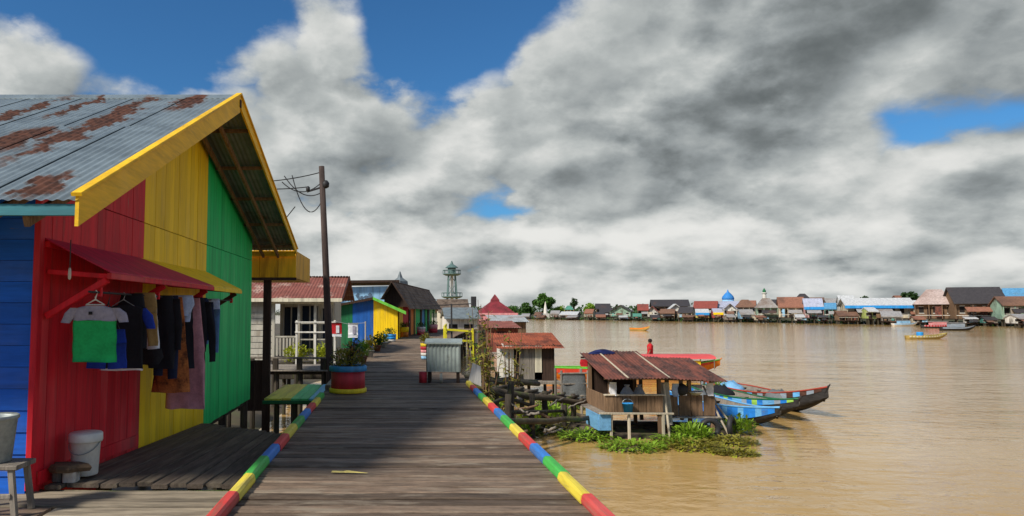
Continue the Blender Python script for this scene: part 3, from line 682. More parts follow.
for (a, c, s) in (((-.31, 0, 8.05), (-3.0, -.6, 7.65), .12), ((-.72, 0, 7.6), (-3.2, -.7, 7.55), .10), ((-.22, 0, 7.5), (-1.45, .1, 7.95), .35), ((-.25, 0, 7.3), (-1.2, 0, 7.95), .75), ((-.3, 0, 7.75), (-1.5, 0, 7.75), .30), ((-3.0, -.6, 7.65), (-14, -4, 6.2), .5), ((-3.2, -.7, 7.55), (-14, -4, 6.0), .5), ((-1.1, 0, 7.0), (-5.2, 4, 4.6), .4)):
    part('cable', MB().tube(sag(a, c, s), .016, 5), M_iron, pole)
def pot_plant(name, label, loc, prof, cols, leafm, nl, rad, h, size, group=None, flowers=None, seed=1):
    t = thing(name, label, 'planter', loc, 0, group); z0 = 0; r = random.Random(seed)
    for nm, pr, m in cols: part(nm, MB().lathe(pr, 28), m, t, True)
    ztop = prof
    part('soil', MB().lathe([(rad*.9, ztop-.03), (rad*.5, ztop+.02), (.01, ztop+.03)], 20), M_soil, t, True)
    part('foliage', leaves(nl, rad*.9, rad*.9, h, size, r, up=.7, base=ztop), leafm, t)
    m = MB()
    for k in range(7):
        a = r.uniform(0, 6.28); q = r.uniform(.1, .8)*rad; m.tube([(q*.4*math.cos(a), q*.4*math.sin(a), ztop-.02), (q*math.cos(a), q*math.sin(a), ztop + h*r.uniform(.6, 1))], [.012, .006], 5)
    part('stem', m, M_dark, t)
    if flowers:
        m = MB()
        for k in range(14):
            a = r.uniform(0, 6.28); q = r.uniform(.1, .9)*rad; c = Vector((q*math.cos(a), q*math.sin(a), ztop + h*r.uniform(.3, .9)))
            for j in range(5):
                b_ = 2*math.pi*j/5; d = Vector((math.cos(b_), math.sin(b_), .4))*.035; e = Vector((-math.sin(b_), math.cos(b_), 0))*.015
                m.add([c, c+d-e, c+d*1.25, c+d+e], [(0, 1, 2, 3)])
        part('flower', m, flowers, t)
    return t
P_drum = paint('red_drum_paint', (.50, .03, .045)); P_rimb = paint('blue_rim_paint', (.03, .22, .45)); P_basey = paint('yellow_base_paint', (.75, .55, .02))
F_red = mat('flower_red', (.5, .06, .03), bump=0)
pot_plant('drum_planter', 'large red drum planter with blue rim and yellow foot on the boardwalk edge', (-.93, 14.0, .006), .50,
          [('foot', [(.36, 0), (.37, .01), (.37, .075), (.355, .085)], P_basey), ('drum', [(.335, .07), (.335, .42)], P_drum), ('rim', [(.355, .41), (.375, .42), (.375, .50), (.355, .52), (.31, .52), (.30, .46)], P_rimb)], L_olive, 230, .34, .50, .06, None, F_red, 3)
# painted bridge to the neighbour
P_plat = {'yellow': paint('platform_yellow', (.88, .68, .10), axis=1), 'green': paint('platform_green', (.14, .60, .22), axis=1), 'blue': paint('platform_cyan', (.22, .55, .72), axis=1)}
pbz = thing('painted_bridge', 'small footbridge painted in yellow, green and blue bands beside the planter', 'footbridge', (0, 0, 0))
for k, c in enumerate(['yellow', 'yellow', 'yellow', 'green', 'green', 'blue', 'blue']):
    x0 = -2.86 + k*.196 + .01
    part('plank', MB().cbox(x0, x0+.190, 15.4 + rnd.uniform(-.05, .05), 18.4 + rnd.uniform(-.1, .1), -.34, -.298 + rnd.uniform(-.004, .004), .006, 1), P_plat[c], pbz)
part('edge_beam', MB().cbox(-2.86, -1.5, 15.28, 15.33, -.40, -.33, .008, 0), P_dgreen, pbz)
for y in (15.6, 18.1):
    part('bearer', MB().cbox(-2.86, -1.5, y-.05, y+.05, -.45, -.342, .01, 0), M_pile, pbz)
    for x in (-2.6, -2.2, -1.75): part('post', MB().tube([(x, y, -2.3), (x, y, -.38)], .06, 8), M_pile, pbz)
# neighbour's access walk
wk = thing('access_walk', 'grey plank walkway with short posts in front of the white house', 'walkway', (0, 0, 0))
for k in range(9): part('plank', MB().cbox(-6.2, -1.75, 20.6+k*.26, 20.6+k*.26+.245, -.16, -.12 + rnd.uniform(-.006, .006), .008, 0), M_grey, wk)
for x in (-5.6, -4.9, -4.2, -3.5, -2.8, -2.1):
    part('post', MB().tube([(x, 20.9, -2.3), (x, 20.9, -.13)], .08, 8), M_pile, wk); part('kerb_block', MB().cbox(x-.08, x+.08, 20.62, 20.76, -.12, .22, .01, 2), M_pile, wk)
part('rail', MB().beam((-6.2, 20.69, .25), (-1.95, 20.69, .22), .09, .06), M_grey, wk)
for y in (20.9, 22.6): part('bearer', MB().cbox(-6.2, -1.8, y-.05, y+.05, -.27, -.162, .01, 0), M_pile, wk)
# white house
P_old = paint('old_white_paint', (.44, .41, .34), dirt=(.20, .16, .11), dirt_amt=.6)
wh = thing('white_house', 'low white house with rusty red roof and picket porch behind the utility pole', 'house', (0, 0, 0))
M_rust = roofing('rusty_red_roof', (0.22, 0.07, 0.05), (0.46, 0.30, 0.24), (.54, .68), 1.0, rough=.8)
FY = 26.0
mw = part('wall', MB().box(-8, -4.52, FY-.02, FY+.03, -.25, 2.0), M_shade, wh)
for k in range(10): part('siding', MB().prism([(FY-.025, -.2+k*.22), (FY-.055, -.2+k*.22), (FY-.035, .015+k*.22), (FY-.025, .015+k*.22)], -8, -4.53, 0), P_old, mw)
part('back_wall', MB().box(-4.5, -2.4, FY+1.5, FY+1.6, -.25, 2.2), P_cream, wh)
part('end_wall', MB().box(-2.45, -2.38, FY+1.6, FY+5, -.25, 2.2), P_old, wh)
for (x0, x1, z0, z1) in ((-4.35, -3.75, .55, 1.75), (-3.65, -3.0, .0, 1.8), (-2.85, -2.45, .5, 1.7)):
    w = part('window', MB().box(x0, x1, FY+1.47, FY+1.495, z0, z1), M_shade, wh)
    for xx in (x0, (x0+x1)/2, x1): part('frame', MB().box(xx-.025, xx+.025, FY+1.43, FY+1.468, z0, z1), P_old, w)
    part('pane', MB().box(x0+.04, x1-.04, FY+1.455, FY+1.466, z0+.05, z1-.05), mat('dark_glass', (.02, .03, .05), rough=.1, var=.1, bump=0, spec=.6), w)
part('porch_floor', MB().cbox(-4.6, -2.3, FY-.1, FY+1.6, -.22, -.10, .01, 0), M_grey, wh)
for x in (-4.48, -3.55, -2.95, -2.40): part('porch_post', MB().cbox(x-.05, x+.05, FY-.08, FY+.02, -.1, 2.02, .008, 2), P_old, wh)
part('porch_beam', MB().cbox(-4.62, -2.3, FY-.13, FY-.04, 1.86, 2.04, .01, 0), P_cream, wh)
rl = part('porch_rail', MB().cbox(-4.43, -3.6, FY-.06, FY, .62, .68, .006, 0), P_old, wh)
for k in range(7): part('picket', MB().cbox(-4.38+k*.12, -4.31+k*.12, FY-.045, FY-.015, -.05, .62, .005, 2), P_old, rl)
for z in (.55, 1.15): part('porch_bar', MB().cbox(-3.5, -2.45, FY-.055, FY-.02, z-.025, z+.025, .005, 0), P_old, wh)
rf = part('roof', MB().beam((-8.4, 29, 2.95), (-2.0, 29, 2.95), .1, .1), M_dark, wh)
for k in range(9):
    x0 = -8.75 + k*.76
    part('roof_sheet', corr(.80, 3.8, .12, .018, 4).xf(frame((x0, 25.5, 2.06), (1, 0, 0), (0, 3.5, .93))), M_rust, rf, True)
    part('roof_sheet', corr(.80, 3.8, .12, .018, 4).xf(frame((x0, 32.6, 2.06), (1, 0, 0), (0, -3.5, .93))), M_rust, rf, True)
part('fascia', MB().cbox(-8.7, -1.92, 25.44, 25.48, 1.93, 2.06, .005, 0), P_cream, rf)
part('gable_board', MB().prism([(25.5, 1.95), (29, 2.88), (29, 3.02), (25.5, 2.08)], -1.93, -1.90, 0), M_dark, rf)
for x in (-7, -4.5, -2.5):
    for y in (26.2, 30): part('stilt', MB().tube([(x, y, -2.3), (x, y, -.22)], .08, 8), M_pile, wh)
# white rail fence and washing line in front of it
fe = thing('rail_fence', 'thin white rail fence in front of the white house porch', 'fence', (0, 0, 0))
for x in (-3.35, -2.72, -2.05): part('post', MB().cbox(x-.035, x+.035, 23.96, 24.03, -.25, 1.28, .006, 2), P_white, fe)
for z in (.88, 1.22): part('rail', MB().cbox(-3.4, -2.0, 23.92, 23.957, z-.025, z+.025, .005, 0), P_white, fe)
part('foot_beam', MB().cbox(-3.5, -1.9, 23.9, 24.1, -.36, -.25, .01, 0), M_pile, fe)
for x in (-3.35, -2.05): part('pile', MB().tube([(x, 24, -2.3), (x, 24, -.36)], .07, 8), M_pile, fe)
ln = thing('washing_line', 'thin washing line stretched from the white fence across to a stake', 'washing line', (0, 0, 0))
part('line', MB().tube([(-2.05, 23.9, 1.25), (-1.6, 23.85, 1.16), (-1.0, 23.8, 1.20)], .008, 5), M_metal, ln)
part('stake', MB().tube([(-1.0, 23.8, -.0), (-1.0, 23.8, 1.25)], .025, 6), M_pale, ln)
for (x, w, h, m, m2, lab) in ((-1.98, .36, .46, C_red, C_white, 'red and white towel on the washing line by the white fence'), (-1.42, .34, .50, C_white, C_grey, 'white cloth with a grey print on the washing line')):
    t = thing('towel', lab, 'towel', (x, 23.855, 1.20), 0, 'cloths on the washing line')
    part('cloth', loft([(0, -w/2, w/2), (-h*.8, -w/2, w/2)], .012, 12, .012, 4), m, t, True)
    part('hem', loft([(-h*.8, -w/2, w/2), (-h, -w/2, w/2)], .013, 12, .012, 4), C_white, t, True)
    part('print', MB().box(-w*.05, w*.25, -.034, -.030, -h*.75, -h*.2), m2, t)
# shrubs and pots along the left edge
def shrub(label, loc, rx, h, n, size, m, seed, up=.7, name='shrub', cat='shrub', group=None, ry=None):
    r = random.Random(seed); t = thing(name, label, cat, loc, 0, group)
    part('foliage', leaves(n, rx, ry or rx, h, size, r, up=up, base=.03), m, t)
    s = MB()
    for k in range(6):
        a = r.uniform(0, 6.28); s.tube([(0.02*k, 0, -.02), (rx*.5*math.cos(a), (ry or rx)*.5*math.sin(a), h*.8)], [.02, .008], 5)
    part('stem', s, M_dark, t); return t
shrub('yellow-green hedge shrub below the white porch, left of the fence post', (-3.45, 24.7, -.2), .42, .75, 420, .075, L_yel, 1, ry=.3)
shrub('yellow-green hedge shrub below the white porch, right of the fence post', (-2.5, 24.8, -.2), .42, .72, 420, .075, L_yel, 2, ry=.3)
hb = thing('planter_box', 'dark timber planter trough under the yellow-green hedge shrubs', 'planter', (-2.98, 24.75, -.75))
part('trough', MB().cbox(-1.05, 1.05, -.35, .35, .0, .56, .02, 0), M_pile, hb)
for x in (-.9, .9): part('leg', MB().tube([(x, 0, -1.6), (x, 0, .0)], .07, 8), M_pile, hb)
P_clay = mat('clay_pot', (.30, .11, .06)); P_tin = paint('pale_tin', (.5, .48, .42))
for k, (Y, lm, nl, h, lab, pm) in enumerate(((17.0, L_dark, 240, .62, 'leafy dark green pot plant just behind the red drum planter', P_clay), (18.8, L_green, 240, .75, 'bushy pot plant with red flowers right of the utility pole', P_tin), (21.6, L_bright, 220, .55, 'light green pot plant before the white cloth on the line', P_clay),
                                         (24.6, L_olive, 220, .6, 'olive leaved pot plant by the washing line stake', P_tin), (28.0, L_green, 200, .55, 'green pot plant below the blue wall stripe', P_clay), (31.0, L_yel, 200, .5, 'yellowish pot plant near the yellow wall', P_tin))):
    pot_plant('pot_plant', lab, (path_x(Y)-1.22, Y, .006), .22, [('pot', [(.10, 0), (.15, .2), (.165, .2), (.165, .235), (.14, .235)], pm)], lm, nl, .20, h, .07, 'pot plants along the left boardwalk edge', F_red if k == 1 else None, 20+k)
# ------------------------------------------------------------------ colourful houses along the boardwalk
ch = thing('gable_house', 'small gabled house with dark green, blue and yellow painted front', 'house', (0, 0, 0))
GY = 40.0
def gz(x): return 2.30 - (-1.2 - x) * .18 if x < -1.2 else 2.30 - (x + 1.2) * .43
gw = part('wall', MB().prism([(-3.6, -.5), (.17, -.5), (.17, gz(.17)-.06), (-1.2, gz(-1.2)-.06), (-3.6, gz(-3.6)-.06)], GY+.03, GY+.10, 1), M_shade, ch)
for i in range(19):
    x0 = -3.6 + i*.198; x1 = x0 + .193; xc = (x0+x1)/2
    part('board', MB().prism([(x0, -.5), (x1, -.5), (x1, gz(x1)-.05), (x0, gz(x0)-.05)], GY, GY+.03, 1), P_dgreen if xc < -2.45 else (paint('royal_blue_paint', (.012, .10, .38)) if xc < -1.25 else P_yel), gw)
part('side_wall', MB().box(.12, .17, GY+.11, 42.0, -.5, 1.66), P_grn, ch)
gr = part('roof', MB().beam((-1.2, GY-.3, 2.32), (-1.2, 43.5, 2.32), .06, .06), M_dark, ch)
part('roof_slope', MB().prism([(-3.9, gz(-3.9)-.01), (-1.2, 2.30), (-1.2, 2.35), (-3.9, gz(-3.9)+.04)], GY-.35, 43.5, 1), M_rust, gr)
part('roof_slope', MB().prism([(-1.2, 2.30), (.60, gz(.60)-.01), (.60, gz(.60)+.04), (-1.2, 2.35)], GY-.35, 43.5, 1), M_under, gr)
part('barge_board', MB().prism([(-1.25, 2.24), (.62, gz(.62)-.12), (.62, gz(.62)+.06), (-1.25, 2.40)], GY-.39, GY-.355, 1), P_lime, gr)
part('barge_board', MB().prism([(-3.9, gz(-3.9)-.05), (-1.255, 2.26), (-1.255, 2.38), (-3.9, gz(-3.9)+.06)], GY-.39, GY-.355, 1), M_dark, gr)
for x in (-3.4, -1.8, .0):
    for y in (40.2, 42.5): part('stilt', MB().tube([(x, y, -2.3), (x, y, -.5)], .08, 8), M_pile, ch)
# pale blue gable behind with a painted figure
bh = thing('blue_gable_house', 'house with pale blue painted gable panel under a dark roof edge', 'house', (0, 0, 0))
BY = 46.0
a = [at(340, 305, BY), at(392, 301, BY), at(395, 286, BY), at(345, 287, BY)]
bwl = part('gable_panel', MB().prism([(p.x, p.z) for p in a], BY, BY+.08, 1), P_sky, bh)
r = random.Random(4); c0 = at(363, 295, BY)
for k in range(7):
    x = c0.x + r.uniform(-.55, .55); z = c0.z + r.uniform(-.22, .22)
    part('painted_figure', MB().prism([(x + .16*r.uniform(.5, 1)*math.cos(q), z + .17*r.uniform(.5, 1)*math.sin(q)) for q in [i*math.pi/4 for i in range(8)]], BY-.012-.002*k, BY+.002, 1), paint('mural_grey_blue', (.10, .16, .24)), bwl)
part('lower_wall', MB().box(-4.0, -.1, BY+.1, BY+.2, -.5, 2.2), P_cream, bh)
b0, b1 = at(334, 300, BY-.3), at(398, 284, BY-.3)
part('roof', MB().prism([(b0.x-.4, b0.z-.25), (b0.x+.35, 3.42), (b1.x+.1, 3.48), (b1.x+.1, 3.62), (b0.x+.25, 3.58), (b0.x-.5, b0.z-.2)], BY-.5, BY+5, 1), M_dark, bh)
part('side_wall', MB().box(-4.0, -3.9, BY+.2, BY+4.5, -.5, 2.6), P_cream, bh)
for x in (-3.8, -.3):
    for y in (BY+.3, BY+4): part('stilt', MB().tube([(x, y, -2.3), (x, y, -.5)], .08, 8), M_pile, bh)
# long brown-roofed house with coloured doors along the boardwalk bend
Y0 = 43.0; th = math.atan(2*.0024*(51-15))
lh = thing('long_house', 'long house with big brown roof and rainbow painted front along the boardwalk', 'house', (path_x(Y0)-1.72, Y0, 0), -th)
cols = [P_yel, P_red, P_red, P_orange, P_orange, P_grn, P_grn, P_bblue, P_bblue, P_grn, P_teal, P_lime]
lw = part('wall', MB().box(-1.0, -.06, .02, 17, -.5, 2.0), M_shade, lh)
for k, pm in enumerate(cols):
    for j in range(3):
        y0 = k*1.4 + j*.467
        part('board', MB().cbox(-.055, -.02 + rnd.uniform(-.004, .004), y0+.01, y0+.457, -.3, 2.1, .006, 2), pm, lw)
for y in (3.6, 9.4, 13.6):
    d = part('door', MB().cbox(-.02, .02, y, y+.9, -.05, 1.7, .006, 2), M_dark, lh); part('handle', MB().cbox(.02, .05, y+.1, y+.14, .8, .95, .004, 2), M_metal, d)
M_brownroof = roofing('brown_shingle_roof', (.15, .11, .08), (.08, .055, .04), (.45, .6), 1.2, rough=.85)
lr = part('roof', MB().beam((-.35, -.8, 3.36), (-.35, 17.6, 3.36), .12, .1), M_dark, lh)
for (xa, za, xb, zb) in ((.75, 1.72, -.35, 3.38), (-1.05, 2.3, -.35, 3.38)):
    for k in range(8):
        q0, q1 = k/8, (k+1)/8
        part('shingle_course', MB().prism([(xa+(xb-xa)*q0, za+(zb-za)*q0+.045), (xa+(xb-xa)*q1, za+(zb-za)*q1+.01), (xa+(xb-xa)*q1, za+(zb-za)*q1-.03), (xa+(xb-xa)*q0, za+(zb-za)*q0+.0)] if xa > 0 else
                                           [(xa+(xb-xa)*q1, za+(zb-za)*q1+.01), (xa+(xb-xa)*q0, za+(zb-za)*q0+.045), (xa+(xb-xa)*q0, za+(zb-za)*q0), (xa+(xb-xa)*q1, za+(zb-za)*q1-.03)], -.8, 17.6, 1), M_brownroof, lr)
part('gable', MB().prism([(-.95, 1.85), (.50, 1.85), (-.35, 3.28), (-.95, 2.4)], -.02, .015, 1), M_dark, lr)
part('barge_board', MB().prism([(.79, 1.60), (-.35, 3.32), (-.35, 3.46), (.79, 1.76)], -.84, -.805, 1), M_dark, lr)
for y in (0.4, 5, 10, 16):
    for x in (-.3, -.9): part('stilt', MB().tube([(x, y, -2.3), (x, y, -.5)], .09, 8), M_pile, lh)
for y in (3, 8.5, 14): part('veranda_post', MB().cbox(.42, .50, y, y+.08, .0, 1.85, .006, 2), P_dgreen, lh)
# pots and painted tubs further along
def tub(label, px, Y, cols, r_=.17, h=.5, plant=L_green, seed=1, x=None):
    X = x if x is not None else at(px, 320, Y).x
    n = len(cols); pieces = []
    for k, m in enumerate(cols): pieces.append(('band', [(r_*(.86+.14*k/n)+.004*(k % 2), h*k/n), (r_*(.86+.14*(k+1)/n)+.004*(k % 2), h*(k+1)/n)], m))
    pot_plant('painted_tub', label, (X, Y, .006), h, pieces, plant, 110, r_, .35, .07, 'painted tubs on the far boardwalk', None, seed)
tub('red tub with yellow rim and white foot left of the zinc cart', 426, 23.5, [P_sky, P_white, P_pink, P_drum, P_basey], .19, .52, L_olive, 5)
tub('bright blue tub on pale foot at the foot of the yellow wall', 390, 36.5, [P_white, P_bblue, P_bblue], .33, .40, L_green, 6)
tub('orange tub before the red door of the long house', 404, 43.5, [P_orange, P_yel], .3, .6, L_green, 7)
tub('red tub with white rim before the green boards of the long house', 421, 46.5, [P_drum, P_pink, P_white], .3, .55, L_green, 8)
tub('pink and red tub farthest along the boardwalk', 433, 52, [P_drum, P_pink], .36, .6, L_green, 9)
# observation tower
tw = thing('observation_tower', 'distant pale green steel lattice tower with two round platforms', 'tower', (at(452, 300, 130).x, 130, -2))
P_tow = paint('tower_green', (.10, .17, .16))
for k in range(4):
    a = math.pi/4 + k*math.pi/2; c, s = math.cos(a), math.sin(a)
    part('leg', MB().tube([(1.7*c, 1.7*s, 0), (1.2*c, 1.2*s, 6.0), (.8*c, .8*s, 11)], [.16, .14, .12], 8), P_tow, tw)
    for z in (1.5, 4, 6.6, 9):
        a2 = a + math.pi/2; q0 = 1.75-.085*z; q1 = 1.75-.085*(z+2)
        part('brace', MB().beam((q0*c, q0*s, z), (q1*math.cos(a2), q1*math.sin(a2), z+2), .10, .10), P_tow, tw)
part('stair_core', MB().lathe([(.28, 0), (.28, 10.6)], 10), P_white, tw)
for (z, r_) in ((6.2, 1.95), (10.4, 1.7)):
    pl = part('platform', MB().lathe([(r_*.7, z-.25), (r_, z), (r_, z+.12), (.3, z+.14)], 20), P_tow, tw)
    part('railing', MB().lathe([(r_*.96, z+.7), (r_*.98, z+.7), (r_*.98, z+.8), (r_*.96, z+.8)], 20, False), P_tow, pl)
    for k in range(10): a = k*.628; part('baluster', MB().tube([(r_*.97*math.cos(a), r_*.97*math.sin(a), z+.1), (r_*.97*math.cos(a), r_*.97*math.sin(a), z+.75)], .05, 5), P_tow, pl)
part('cabin', MB().lathe([(.75, 10.5), (.75, 11.6)], 14), P_tow, tw)
part('cap', MB().lathe([(1.25, 11.6), (.9, 11.9), (.3, 12.3), (.08, 12.9)], 16), P_tow, tw)
# roofs further up the bank
pg = thing('tiered_roof_house', 'house with small grey finial roof peeping over the brown ridge', 'house', (at(400, 300, 78).x, 78, -2))
part('wall', MB().box(-3, 3, -2, 2, 0, 5.0), P_cream, pg); part('roof', MB().lathe([(4.2, 4.8), (2.0, 6.0), (.9, 6.5), (.85, 6.9), (.3, 7.3), (.05, 8.0)], 4), M_under, pg)
for k, (px0, px1, yt, yb, Y, wm, rm, lab) in enumerate(((438, 470, 300, 312, 84, P_cream, M_brownroof, 'small brown roofed house under the lattice tower'), (444, 480, 309, 318, 64, P_white, M_under, 'pale house with grey lean-to roof right of the long brown roof'))):
    x0, x1 = at(px0, 310, Y).x, at(px1, 310, Y).x; zt, zb = at(400, yt, Y).z, at(400, yb, Y).z
    t = thing('bank_house', lab, 'house', ((x0+x1)/2, Y, -2.2)); w = (x1-x0)/2
    part('wall', MB().box(-w*.9, w*.9, 0, 5, .9, zb+2.3), wm, t)
    part('roof', MB().prism([(-.6, zb+2.1), (2.5, zt+2.2), (5.6, zb+2.1), (5.6, zb+2.2), (2.5, zt+2.35), (-.6, zb+2.2)], -w, w, 0), rm, t)
    for q in (-.5, .35): part('window', MB().box(w*q-.4, w*q+.4, -.04, .02, 1.6, 2.6), M_shade, t)
    for x in (-w*.85, 0, w*.85): part('stilt', MB().tube([(x, .4, -.5), (x, .4, .9)], .12, 6), M_pile, t)
lp = thing('street_lamp', 'thin street lamp with long arm and black head near the lattice tower', 'street lamp', (path_x(34)+1.75, 34, -2.2))
part('post', MB().tube([(0, 0, 0), (0, 0, 4.15)], [.06, .04], 8), M_iron, lp)
part('arm', MB().tube([(-1.4, 0, 4.05), (0, 0, 4.1), (1.1, 0, 4.16)], .025, 6), M_iron, lp)
part('head', MB().cbox(.95, 1.2, -.1, .1, 4.0, 4.5, .03, 2), M_iron, lp)

# ------------------------------------------------------------------ right side: cart, jetty, huts, boats
ct = thing('zinc_cart', 'grey corrugated zinc locker on short wooden legs at the boardwalk edge', 'locker', (1.08, 15.75, .0), -.10)
M_zinc = roofing('grey_zinc_sheet', (.30, .35, .33), (.20, .19, .15), (.55, .7), 1.8, rough=.5, metal=.2)
cb_ = part('box', MB().cbox(-.36, .36, -.02, .5, .26, .86, .006, 2), M_dark, ct)
part('front_sheet', corr(.74, .62, .085, .010, 5).xf(frame((-.37, -.035, .25), (1, 0, 0), (0, 0, 1))), M_zinc, ct, True)
part('side_sheet', corr(.54, .60, .085, .010, 5).xf(frame((-.375, .51, .25), (0, -1, 0), (0, 0, 1))), M_zinc, ct, True)
part('side_sheet', corr(.54, .60, .085, .010, 5).xf(frame((.375, -.02, .25), (0, 1, 0), (0, 0, 1))), M_zinc, ct, True)
part('lid', MB().prism([(-.09, .865), (.58, .93), (.58, .965), (-.09, .90)], -.42, .42, 0), M_zinc, ct)
for (x, y) in ((-.32, .04), (.32, .04), (-.32, .46), (.32, .46)): part('leg', MB().cbox(x-.035, x+.035, y-.035, y+.035, .004, .26, .006, 2), M_dark, ct)
part('wheel', MB().lathe([(.03, -.03), (.10, -.03), (.11, 0), (.10, .03), (.03, .03)], 14).xf(Matrix.Translation((-.05, -.02, .113)) @ Matrix.Rotation(math.pi/2, 4, 'Y')), mat('pale_rubber', (.35, .33, .28)), ct)
part('drum', MB().lathe([(.09, .004), (.09, .24)], 14).xf(Matrix.Translation((-.46, .05, 0))), P_drum, ct, True)
tag(part('leaning_board', MB().prism([(-.17, 0), (.17, -.02), (.10, .44), (-.12, .46)], 0, .02, 1), P_white, None, loc=(1.80, 15.9, -.02), rot=(-.35, .35, .4)), 'small white board leaning beside the zinc locker', 'board')
# mossy timber jetty from the boardwalk to the floating hut
jt = thing('log_jetty', 'rickety dark log jetty on piles running from boardwalk out to floating hut', 'jetty', (0, 0, 0))
def log(t, a, c, r_, m=None, nm='log', wob=.055):
    a = Vector(a); c = Vector(c); n = 6
    pts = [a.lerp(c, i/n) + Vector((rnd.uniform(-wob, wob), rnd.uniform(-wob, wob), rnd.uniform(-wob, wob))) for i in range(n+1)]
    return part(nm, MB().tube(pts, [r_*(1.1-.25*i/n) for i in range(n+1)], 9), m or M_log, t, True)
A = [((1.75, 19.2, -.45), (6.2, 22.4, -1.35)), ((1.8, 19.6, -.42), (6.2, 22.8, -1.33)), ((2.2, 17.0, -1.05), (5.9, 20.9, -1.55)), ((1.7, 22.6, -.55), (5.2, 25.6, -1.0)), ((1.75, 23.0, -.52), (5.2, 26.0, -1.0)), ((1.7, 16.2, -1.35), (3.4, 19.0, -1.6))]
for (a, c) in A: log(jt, a, c, .10 if a[1] > 18 else .08)
for k in range(9):
    q = (k+.5)/9; p = Vector(A[0][0]).lerp(Vector(A[0][1]), q); log(jt, (p.x-.18, p.y-.15, p.z+.12), (p.x+.35, p.y+.62, p.z+.13), .05, nm='cross_log', wob=.02)
for (x, y, zt, r_) in ((2.0, 17.2, -.3, .09), (2.5, 17.6, -.75, .08), (2.95, 18.4, -.55, .10), (3.2, 19.7, -.35, .11), (2.4, 19.1, -.25, .10), (3.9, 20.3, -.75, .09), (4.4, 21.2, -.8, .10), (5.1, 21.3, -1.2, .08), (5.6, 22.3, -1.0, .09), (3.5, 24.5, -.5, .09), (4.6, 25.5, -.7, .09), (2.1, 20.8, -.4, .1), (2.7, 21.9, -.6, .09), (3.6, 22.4, -.9, .08)):
    log(jt, (x, y, -2.6), (x + rnd.uniform(-.12, .12), y, zt), r_, M_pile, 'pile', .02)
for (a, c) in (((2.0, 17.2, -.7), (3.2, 19.7, -.8)), ((2.95, 18.4, -1.0), (5.1, 21.3, -1.4)), ((3.9, 20.3, -1.1), (2.4, 19.1, -.5))): log(jt, a, c, .05, M_pile, 'brace', .02)
for k in range(22):                     # snapped sticks and driftwood caught among the piles
    x = rnd.uniform(1.9, 5.6); y = 17.0 + (x-1.9)*1.15 + rnd.uniform(-.4, 1.6); z = rnd.uniform(-1.95, -.9); a_ = rnd.uniform(0, 3.1); l_ = rnd.uniform(.4, 1.0)
    log(jt, (x, y, z), (x+l_*math.cos(a_), y+l_*math.sin(a_), z + rnd.uniform(-.3, .5)), rnd.uniform(.02, .045), rnd.choice([M_log, M_grey, M_brown]), 'driftwood', .03)
# floating log raft beside it
rfz = thing('log_raft', 'raft of floating logs with moss between jetty and floating hut', 'raft', (0, 0, 0))
for k in range(5): log(rfz, (3.3+.1*k, 23.2-.5*k, WATER+.03), (7.2+.2*k, 22.4-.55*k, WATER+.02), .11, wob=.04)
for k in range(2): log(rfz, (3.9+k*2.2, 23.6, WATER+.16), (4.3+k*2.2, 20.8, WATER+.15), .05, nm='cross_log')
# dry planting at the boardwalk's outer edge
def reed(label, loc, n, h, sp, m, seed, group=None):
    r = random.Random(seed); t = thing('tall_plant', label, 'plant', loc, 0, group); s = MB(); f = MB()
    for k in range(n):
        a = r.uniform(0, 6.28); q = r.uniform(.2, 1)*sp; hh = h*r.uniform(.6, 1.1)
        b_ = Vector((q*.3*math.cos(a), q*.3*math.sin(a), -.02)); e_ = Vector((q*math.cos(a), q*math.sin(a), hh)); s.tube([b_, (b_+e_)/2+Vector((0, 0, .1)), e_], [.025, .018, .008], 5)
        for j in range(16):
            p = b_.lerp(e_, r.uniform(.35, 1.0)); g_ = leaves(1, .02, .02, .02, .09, r, up=.1, long=3.0); f.add([Vector(v)+p for v in g_.v], g_.f)
    part('stem', s, M_brown, t); part('foliage', f, m, t); return t
reed('tall straggly olive plant right behind the zinc locker', (2.35, 19.0, -1.9), 12, 3.2, .5, L_olive, 1)
reed('tall dark weedy plant by the yellow railing', (3.0, 24.0, -2.0), 14, 3.7, .7, L_dark, 2)
reed('yellowish dry plant between railing and rust roofed hut', (3.3, 27.5, -2.0), 12, 3.3, .6, L_yel, 3)
reed('thin brown stalks of a dry plant left of the orange roofed hut', (3.55, 22.0, -2.0), 9, 2.9, .5, L_olive, 4)
yr = thing('yellow_railing', 'yellow painted wooden railing on the river side of the far boardwalk', 'railing', (0, 0, 0))
P_rail = paint('acid_yellow_paint', (.62, .55, .02), axis=0)
for k, Y in enumerate((26, 28.5, 31, 33.5, 36)): part('post', MB().cbox(path_x(Y)+1.40, path_x(Y)+1.48, Y-.04, Y+.04, .0, .95, .006, 2), P_rail, yr)
for z in (.5, .9):
    for Y in (26, 28.5, 31, 33.5): part('rail', MB().beam((path_x(Y)+1.44, Y+.04, z), (path_x(Y+2.5)+1.44, Y+2.46, z), .06, .08), P_rail, yr)
for Y in (28.5,):
    for z in (.45, .85): part('rail', MB().beam((path_x(Y)+1.5, Y, z), (path_x(Y)+2.6, Y+.1, z-.08), .06, .08), P_rail, yr)
part('post', MB().cbox(path_x(28.5)+2.56, path_x(28.5)+2.64, 28.5, 28.58, -2.3, .9, .006, 2), P_rail, yr)
